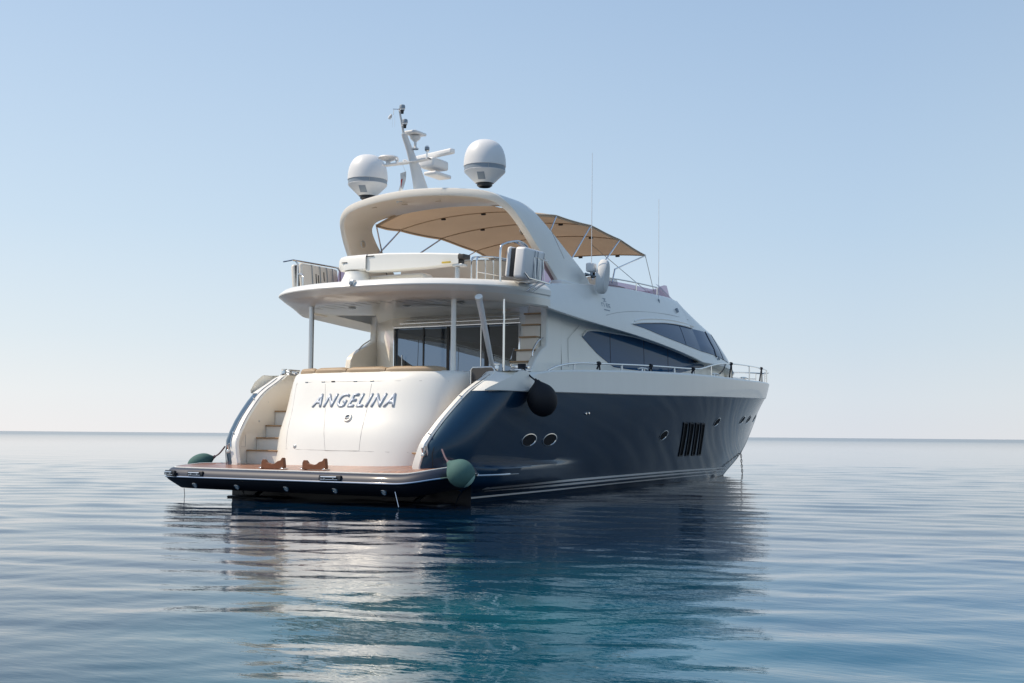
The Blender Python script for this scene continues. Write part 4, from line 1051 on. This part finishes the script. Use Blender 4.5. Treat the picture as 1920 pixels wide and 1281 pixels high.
for y, zb, zt, w in ((.22, 4.50, 4.853, .15), (-.3, 4.49, 4.85, .15), (-1.2, 4.50, 4.80, .13), (-1.95, 4.53, 4.74, .11)):
    rows.append([(.8-w, y, zb+.02), (.8-w, y, zt-.03), (.8-w+.03, y, zt), (.8+w-.03, y, zt), (.8+w, y, zt-.03), (.8+w, y, zb+.02), (.8+w-.03, y, zb), (.8-w+.03, y, zb)])
m.grid(rows, WHITE, closed_u=True)
m.add(rows[-1], [tuple(range(8))], BLACK)
m.box((.68, -2.08, 4.63), (.92, -1.94, 4.72), BLIND, .01); m.box((.70, -2.03, 4.49), (.9, -1.8, 4.54), SATIN, .01)
m.obj('crane_boom', ped, ang=40)
m = MB(); m.box((.638, -1.80, 4.555), (.655, -1.60, 4.59), YELLOW, .002); m.box((.635, .02, 4.80), (.652, .32-.1, 4.815), BLACK, .002); m.box((.60, .66, 4.70), (.612, .80, 4.715), BLACK, .001)
m.obj('crane_marking', ped)
m = MB()
for k in range(6): m.tube([(.8, -1.86, 4.26+k*.04), (.8, -1.86, 4.285+k*.04)], .05, SATIN, 10)
m.tube([(.8, -1.86, 4.24), (.8, -1.86, 4.5)], .035, SATIN, 8); m.obj('crane_rest', ped)
m = MB(); m.box((.9, -1.0, 4.24), (1.35, .9, 4.46), CREAM, .12); m.obj('wet_bar', Yt)

# ------------------------------------------------------------------ rafts in their cradles
def port_cradle():
    m = MB()
    m.tube([(1.28, 2.66, 4.97), (3.1, 2.66, 4.99)], .02, STEEL, 10); m.tube([(1.28, 2.9, 4.95), (1.28, 2.66, 4.97)], .018, STEEL, 8)
    for x in (1.42, 2.9): m.tube([(x, 2.62, 4.2), (x, 2.62, 4.9), (x-.03, 2.66, 4.97)], .02, STEEL, 8)
    m.tube([(1.46, 2.5, 4.2), (1.46, 2.5, 4.62), (1.5, 2.56, 4.68), (1.56, 2.7, 4.70)], .02, STEEL, 8)
    return m.obj('raft_cradle', Yt)
def cradle(s):
    m = MB(); y = s*3.02; x0, x1 = (.98, 1.98) if s < 0 else (1.4, 2.95); zb = 4.22
    m.tube([(x0, s*2.72, 4.18), (x0, s*2.72, 4.78), (x0+.12, s*2.72, 4.92), (x0+.55, s*2.74, 5.03), (x0+.8, s*2.74, 5.04), (x1, s*2.74, 4.98), (x1+.03, s*2.74, 4.90), (x1, s*2.8, 4.80)], .022, STEEL, 10, smooth=3)
    m.tube([(x0+.1, s*3.2, zb+.12), (x0+.18, s*3.24, zb+.02), (x1, s*3.24, zb), (x1+.08, s*3.22, zb+.06)], .018, STEEL, 8)
    for x in (x0+.45, x0+.6, x1-.35, x1-.2):
        m.tube([(x, s*2.72, zb+.0), (x, s*3.24, zb), (x, s*3.215, zb+.45)], .012, STEEL, 6)
    for x in (x0+.8, x0+1.0): m.tube([(x-.3, s*2.74, 5.02), (x-.28, s*3.2, 4.72)], .012, STEEL, 6)
    m.tube([(x0+.45, s*3.215, 4.68), (x1, s*3.215, 4.66)], .012, STEEL, 6)
    for x in (x0+.7, x0+.9): m.tube([(x, s*3.2, zb), (x-.12, s*2.98, zb-.16)], .018, STEEL, 6)
    return m.obj('raft_cradle', Yt)
def raft(s, label):
    x0, x1 = (1.06, 1.84) if s < 0 else (1.56, 2.85)
    t = thing('life_raft', label, 'life raft', ((x0+x1)/2, -2.9 if s < 0 else 2.72, 4.26), 'life rafts in the flybridge cradles')
    L = (x1-x0)/2
    m = MB()
    for a_, b_, mt in ((((-.15, -.045, CREAM), (.045, .165, CREAM))) if s > 0 else ((-.27, -.035, DOME), (.045, .15, DOME))):
        m.box((-L, a_, .0), (L, b_, .60), mt, .055)
    m.box((-L+.02, -.05, .02), (L-.02, .055, .57), BLACK, .01)
    b = m.obj('container', t, ang=50)
    for k, x in enumerate((-.30, -.02, .22, .42) if s > 0 else (-.02, .10, .34)):
        m = MB(); w = .012
        m.grid([[(x-w, y, z), (x+w, y, z)] for y, z in (((-.16, .0), (-.162, .58), (-.10, .592), (.12, .592), (.176, .58), (.176, .0)) if s > 0 else ((-.276, .0), (-.278, .56), (-.22, .606), (.10, .606), (.155, .57), (.155, .0)))], GREY); m.obj('strap', t)
    if s > 0:
        m = MB()
        for k, (x, z, h) in enumerate(((-.18, .12, .30), (-.10, .2, .2), (-.05, .1, .12), (.1, .3, .18))): m.box((x, -.154, z), (x+.03, -.151, z+h), BLACK)
        m.obj('label_print', t)
    t.rotation_euler = (R(-6*s), 0, 0)
    if s > 0: t.scale = (1, 1, 1.14)
    return t
cradle(-1); port_cradle()
raft(-1, 'white canister life raft with black centre band in steel cradle on starboard side')
raft(1, 'cream life raft with upright straps on the far port corner of the flybridge')
# stair-head rail on the flybridge
m = MB()
for y in (-2.0, -2.12): m.tube([(1.1, y, 4.2), (1.1, y, 4.62), (1.2, y, 4.72), (1.8, y-.05, 4.78), (2.3, y-.1, 4.78)], .02, STEEL, 8, smooth=3)
for x in (1.45, 1.75): m.tube([(x, -2.1, 4.2), (x, -2.1, 4.72)], .013, STEEL, 6)
m.tube([(1.1, -2.1, 4.42), (2.2, -2.15, 4.44)], .01, STEEL, 6)
m.obj('stairhead_rail', Yt)

# ------------------------------------------------------------------ bow and side rails
def top_y(x):
    t_ = max(0, min(1, (x-.97)/(24.3-.97))); return band_pt(t_, 1., -.06)
rail = MB()
for s in (-1, 1):
    def rp(x, h):
        q_ = top_y(x); return (q_[0], s*q_[1], q_[2]+h)
    pts = [rp(2.2, .0), rp(2.6, .08), rp(3.3, .135), rp(4.4, .14), rp(7.2, .13), rp(10.0, .13), rp(10.7, .18), rp(11.4, .27), rp(12.2, .35), rp(13.4, .40), rp(15.8, .42), rp(18.2, .42), rp(20.6, .43), rp(22.5, .44), rp(23.6, .44), rp(24.1, .43)]
    rail.tube(pts, .021, STEEL, 10, smooth=5)
    for x in (3.3, 4.5, 5.6, 7.2, 8.6, 9.9): rail.tube([rp(x, -.02), rp(x, .13)], [.035, .022], SATIN, 8)
    for x, h in ((11.35, .26), (13.3, .40), (15.8, .42), (18.2, .42), (20.6, .43), (22.4, .44), (23.9, .43)): rail.tube([rp(x, -.02), rp(x, h)], .019, STEEL, 8)
    rail.tube([rp(x, .22) for x in lin(18.2, 23.9, 10)], .012, STEEL, 6)
rail.tube([(24.1-.0, .25, 3.56), (24.42, 0, 3.56), (24.1, -.25, 3.56)], .021, STEEL, 8, smooth=4)
rail.obj('guard_rail', Yt)
for x in (6.75, 11.7, 15.0):
    q_ = top_y(x); m = MB()
    for s in (-1, 1):
        for dx in (-.07, .07): m.tube([(q_[0]+dx, s*q_[1], q_[2]-.02), (q_[0]+dx*.8, s*q_[1], q_[2]+.05)], .02, STEEL, 8)
        m.tube([(q_[0]-.26, s*q_[1], q_[2]+.05), (q_[0]-.1, s*q_[1], q_[2]+.065), (q_[0]+.1, s*q_[1], q_[2]+.065), (q_[0]+.26, s*q_[1], q_[2]+.05)], .022, STEEL, 8)
    m.obj('deck_cleat', Yt)
# main and fore deck
m = MB(); L_ = [top_y(x) for x in lin(2.0, 24.2, 50)]
m.grid([[(a_[0], max(0, a_[1]-.05)*k, a_[2]-.12) for a_ in L_] for k in (-1, -.5, 0, .5, 1)], WHITE); m.obj('side_deck', Yt, smooth=False)
m = MB(); m.box((17.0, -1.1, 2.85), (19.2, 1.1, 3.17), CREAM, .12); m.obj('foredeck_sunpad', Yt)
m = MB(); m.tube([(22.6, -.2, 3.0), (22.6, -.2, 3.2)], .1, SATIN, 14); m.tube([(21.6, .35, 3.0), (21.6, .35, 3.2)], .07, SATIN, 14); m.obj('windlass', Yt)
m = MB()
for s in (-1,): 
    for k, x in enumerate((1.9, 2.15, 2.45, 3.35, 3.45)):
        z = ZB(x)+.33-.05*(k % 2); m.lathe([(0, .008), (.014, .006), (.016, 0)], GREY, 8, Matrix.Translation((x, -(hull_at(x, 2.0)+.035), z)) @ Matrix.Rotation(R(90), 4, 'X'))
m.obj('bulwark_fastening', hull)

# whip antennas with brackets
for (x, y, z, z1, r0) in ((4.72, -2.80, 4.72, 7.42, .011), (9.05, -2.50, 4.50, 7.15, .009)):
    m = MB(); m.tube([(x, y, z), (x, y, z+.3), (x+.02, y, z1)], [r0, r0*.8, .005], DOME, 8); m.tube([(x-.06, y+.12, z+.0), (x, y, z+.02), (x+.05, y, z+.02)], .022, BLACK, 8); m.lathe([(.03, 0), (.03, .12), (.018, .14)], GREY, 10, Matrix.Translation((x, y, z)))
    m.obj('whip_antenna', Yt)
m = MB(); m.box((4.66, -2.85, 4.80), (4.9, -2.68, 5.0), DOME, .04); m.tube([(4.5, -2.76, 4.74), (5.1, -2.80, 4.72)], .022, GREY, 8); m.tube([(4.95, -2.72, 4.7), (4.95, -2.72, 4.92)], .05, BLACK, 10); m.obj('antenna_bracket', Yt)

# ------------------------------------------------------------------ loose things
# covered lifebuoy
m = MB(); rows = []
for k, (d_, sc) in enumerate(((-.10, .55), (-.105, .9), (-.07, 1.), (.0, 1.02), (.06, 1.), (.09, .88), (.09, .5))):
    rows.append([(math.cos(a_)*.235*sc*(1-.12*max(0, math.sin(a_))), d_, math.sin(a_)*.40*sc*(1.0 if math.sin(a_) > 0 else .88)) for a_ in lin(0, 2*math.pi, 33)[:-1]])
m.grid(rows, CLOTHW, closed_u=True); m.add(rows[0], [tuple(range(32))], CLOTHW); m.add(rows[-1], [tuple(range(32))], CLOTHW)
lb_ = m.obj('covered_lifebuoy', None, ang=50); lb_.location = (4.95, -2.95, 4.69); lb_.rotation_euler = (R(5), R(7), R(12))
tag(lb_, 'rounded white cloth-covered lifebuoy hanging outside the starboard arch foot', 'lifebuoy')

def fender(name, label, loc, r, elong, rot, rope_to, end_cap, mat, cap_mat, capdir=None, rope_mat=ROPEP):
    t = thing('fender', label, 'fender', loc, 'fenders hung round the yacht')
    M_ = rot.to_4x4()
    prof = []
    n = 20
    for i in range(n+1):
        a_ = math.pi*(i/n)-math.pi/2; prof.append((r*math.cos(a_), r*elong*math.sin(a_)))
    # pull the top into a neck
    prof = [p for p in prof if p[1] < r*elong*.88]+[(r*.40, r*elong*.95), (r*.22, r*elong*1.08), (r*.13, r*elong*1.20), (0, r*elong*1.21)]
    m = MB(); m.lathe(prof, mat, 40, M_); b = m.obj('fender_cover', t, ang=70)
    if end_cap:
        m = MB(); ca = end_cap
        pr = [(0, -r*elong*1.012)]+[(r*1.012*math.cos(-math.pi/2+ca*k/6), r*elong*1.012*math.sin(-math.pi/2+ca*k/6)) for k in range(1, 7)]
        m.lathe(pr, cap_mat, 36, M_); m.obj('fender_end', t)
    top = M_ @ Vector((0, 0, r*elong*1.12)); tgt = Vector(rope_to)-Vector(loc)
    m = MB(); mid = (top+tgt)/2-Vector((0, 0, .03)); m.tube([top, mid, tgt], .016, rope_mat, 7, smooth=4)
    m.tube([top-(tgt-top).normalized()*.02, top+(tgt-top).normalized()*.07], .028, rope_mat, 8)
    m.obj('fender_rope', t)
    return t
def towards(v): return Vector(v).to_track_quat('Z', 'Y').to_matrix()
fender('fender', 'green covered round fender with pale end hanging at the starboard platform corner', (-1.42, -3.40, .60), .238, 1.04, towards((-.35, .62, .62)), (-.88, -2.66, .99), R(38), GREENF, GREENP)
fender('fender', 'green covered fender lying beyond the far port corner of the swim platform', (-.60, 3.36, .66), .165, 1.55, towards((.62, -.55, .30)), (-.82, 2.50, .98), None, GREENF, GREENF)
fender('fender', 'big black fender hanging under the white bulwark at the starboard quarter', (1.40, -3.42, 1.93), .29, 1.12, towards((-.30, .14, .95)), (1.42, -2.98, 2.56), R(24), RUBBER, GREENF, rope_mat=ROPE)
# tender chocks
def chock(loc, label):
    t = thing('tender_chock', label, 'boat chock', loc, 'tender chocks standing on the teak platform')
    poly = [(-.28, 0), (-.28, .12), (-.25, .17), (-.20, .165), (-.15, .11), (-.02, .085), (.06, .10), (.12, .14), (.20, .16), (.24, .21), (.27, .20), (.29, .06), (.29, 0)]
    m = MB(); m.prism([(-.035, -y, z) for y, z in poly], (.07, 0, 0), WOOD); m.obj('cradle_board', t, smooth=False, bevel=.008)
    m = MB()
    for s in (-1, 1): m.box((-.08, s*.27-.03, 0), (.08, s*.27+.03, .018), STEEL, .004); m.tube([(-.06, s*.27, .01), (-.06, s*.27, .035)], .015, STEEL, 8)
    m.obj('bracket', t)
    t.rotation_euler = (0, 0, R(-3)); return t
chock((-1.50, .66, .598), 'left brown wooden tender chock, nearer the port stairs, on the teak platform')
chock((-1.48, -.30, .600), 'right brown wooden tender chock, below the fitting under the name letters')
# courtesy flag
m = MB(); rows = []
for i in range(13):
    f = i/12; rows.append([(2.02-.10*f+.03*math.sin(f*6+j*.8), .34+.16*f-.02*j+.0*f, 6.74-.62*f-.10*math.sin(j/8*2.2)+.02*math.cos(j*1.5+f*4)) if False else (2.0+.03*math.sin(f*7+j*.9), .22+j*.022+.10*f, 6.78-.64*f+.02*math.sin(j*.9)) for j in range(7)])
m.grid(rows, CLOTHW)
fl = m.obj('courtesy_flag', None); tag(fl, 'small limp white flag with red emblem hanging between the mast and left dome', 'flag')
m = MB(); m.grid([[(p[0]-.006, p[1], p[2]) for p in r_[2:5]] for r_ in rows[3:7]], REDM); m.obj('flag_emblem', fl)
m = MB(); m.tube([(2.0, .36, 7.04), (1.99, .23, 6.79), (1.97, .35, 6.14)], .004, CLOTHW, 5); m.obj('halyard', fl)
# anchor chain
m = MB(); 
for k in range(13):
    z = .95-k*.085; x = 21.82+k*.017
    m.tube([(x+.03*math.cos(a_)*(1 if k % 2 else .25), .03*math.cos(a_)*(.25 if k % 2 else 1), z+.058*math.sin(a_)) for a_ in lin(0, 2*math.pi, 9)[:-1]], .012, CHAIN, 5, closed=True)
ch = m.obj('anchor_chain', None); tag(ch, 'dark anchor chain dropping from the bow into the sea', 'chain')
# rail lashings
for k, (x, h, w) in enumerate(((4.5, .14, .10), (7.2, .13, .10), (9.9, .13, .12), (13.3, .40, .16), (18.2, .42, .2))):
    q_ = top_y(x); m = MB(); y = -q_[1]-.01
    m.tube([(x-.04, y, q_[2]+h), (x+.04, y, q_[2]+h)], .045, ROPE, 8)
    m.tube([(x, y-.01, q_[2]+h), (x-w, y-.01, q_[2]+.02)], .022, ROPE, 6); m.tube([(x+.01, y-.01, q_[2]+h), (x+.04, y-.01, q_[2]+.0)], .016, ROPE, 6)
    o = m.obj('fender_lashing', None)
    tag(o, ['black rope lashing on the low rail below the aft tip of the saloon window', 'black rope lashing on the low rail below the middle of the saloon window', 'black rope lashing on the low rail by the forward tip of the saloon window', 'black rope lashing on the raised bow rail below the windscreen', 'black rope lashing on the bow rail forward of the pale sunpad'][k], 'rope', 'black lashings on the starboard rail')
# slack line on the side deck by the windscreen
q0 = top_y(12.7); q1 = top_y(11.9)
m = MB(); m.tube([(12.75, -q0[1], q0[2]+.38), (12.55, -q0[1], q0[2]+.2), (12.2, -q0[1], q0[2]+.06), (11.75, -q1[1], q1[2]+.06)], .014, ROPE, 6, smooth=5)
o = m.obj('mooring_line', None); tag(o, 'slack dark line running from the bow rail down to a deck cleat', 'rope')
# coil of dark line on the quarter winch
m = MB()
for k in range(4): m.tube([(1.42+.07*math.cos(a_), -2.96+.07*math.sin(a_), 2.545+.022*k) for a_ in lin(0, 2*math.pi, 15)[:-1]], .014, ROPE, 6, closed=True)
o = m.obj('rope_coil', None); tag(o, 'small coil of dark rope on the starboard quarter fairlead', 'rope')

# ------------------------------------------------------------------ one object per separate piece
def split_pieces(o):
    bm = bmesh.new(); bm.from_mesh(o.data); bm.faces.ensure_lookup_table()
    seen = set(); comps = []
    for f in bm.faces:
        if f.index in seen: continue
        st_ = [f]; seen.add(f.index); comp = []
        while st_:
            g = st_.pop(); comp.append(g.index)
            for v in g.verts:
                for h in v.link_faces:
                    if h.index not in seen: seen.add(h.index); st_.append(h)
        pts = [v.co for i in comp for v in bm.faces[i].verts]
        comps.append([set(comp), [min(p[k] for p in pts)-.008 for k in range(3)], [max(p[k] for p in pts)+.008 for k in range(3)]])
    bm.free()
    merged = True
    while merged:
        merged = False
        for i in range(len(comps)):
            for j in range(i+1, len(comps)):
                a, b = comps[i], comps[j]
                if all(a[1][k] <= b[2][k] and b[1][k] <= a[2][k] for k in range(3)):
                    comps[i] = [a[0] | b[0], [min(a[1][k], b[1][k]) for k in range(3)], [max(a[2][k], b[2][k]) for k in range(3)]]; comps.pop(j); merged = True; break
            if merged: break
    if len(comps) < 2: return
    base = o.name.split('.')[0]; src = o.data
    for c in comps:
        bm = bmesh.new(); bm.from_mesh(src); bm.faces.ensure_lookup_table()
        bmesh.ops.delete(bm, geom=[f for f in bm.faces if f.index not in c[0]], context='FACES')
        me = bpy.data.meshes.new(base); bm.to_mesh(me); bm.free()
        for mt in src.materials: me.materials.append(mt)
        n = bpy.data.objects.new(base, me); C.objects.link(n); n.parent = o.parent; n.matrix_local = o.matrix_local.copy()
        for k in o.keys(): n[k] = o[k]
    bpy.data.objects.remove(o)
SPLIT = ('aft_wind_deflector', 'hull_fitting', 'drain_line', 'hinge', 'stair_side_fittings', 'deck_cleat', 'helm_seating', 'canopy_frame', 'arch_foot', 'windlass',
         'flybridge_rail', 'stairhead_rail', 'bulwark_fastening', 'crane_marking', 'door_handle', 'saloon_furniture', 'arch_lamp', 'label_print', 'bracket', 'canopy_hem', 'hull_fitting', 'raft_cradle', 'mooring_winch', 'wing_rail', 'saloon_bulkhead', 'waterline_stripe')
for o in list(bpy.data.objects):
    if o.type == 'MESH' and o.name.split('.')[0] in SPLIT and not o.children: split_pieces(o)
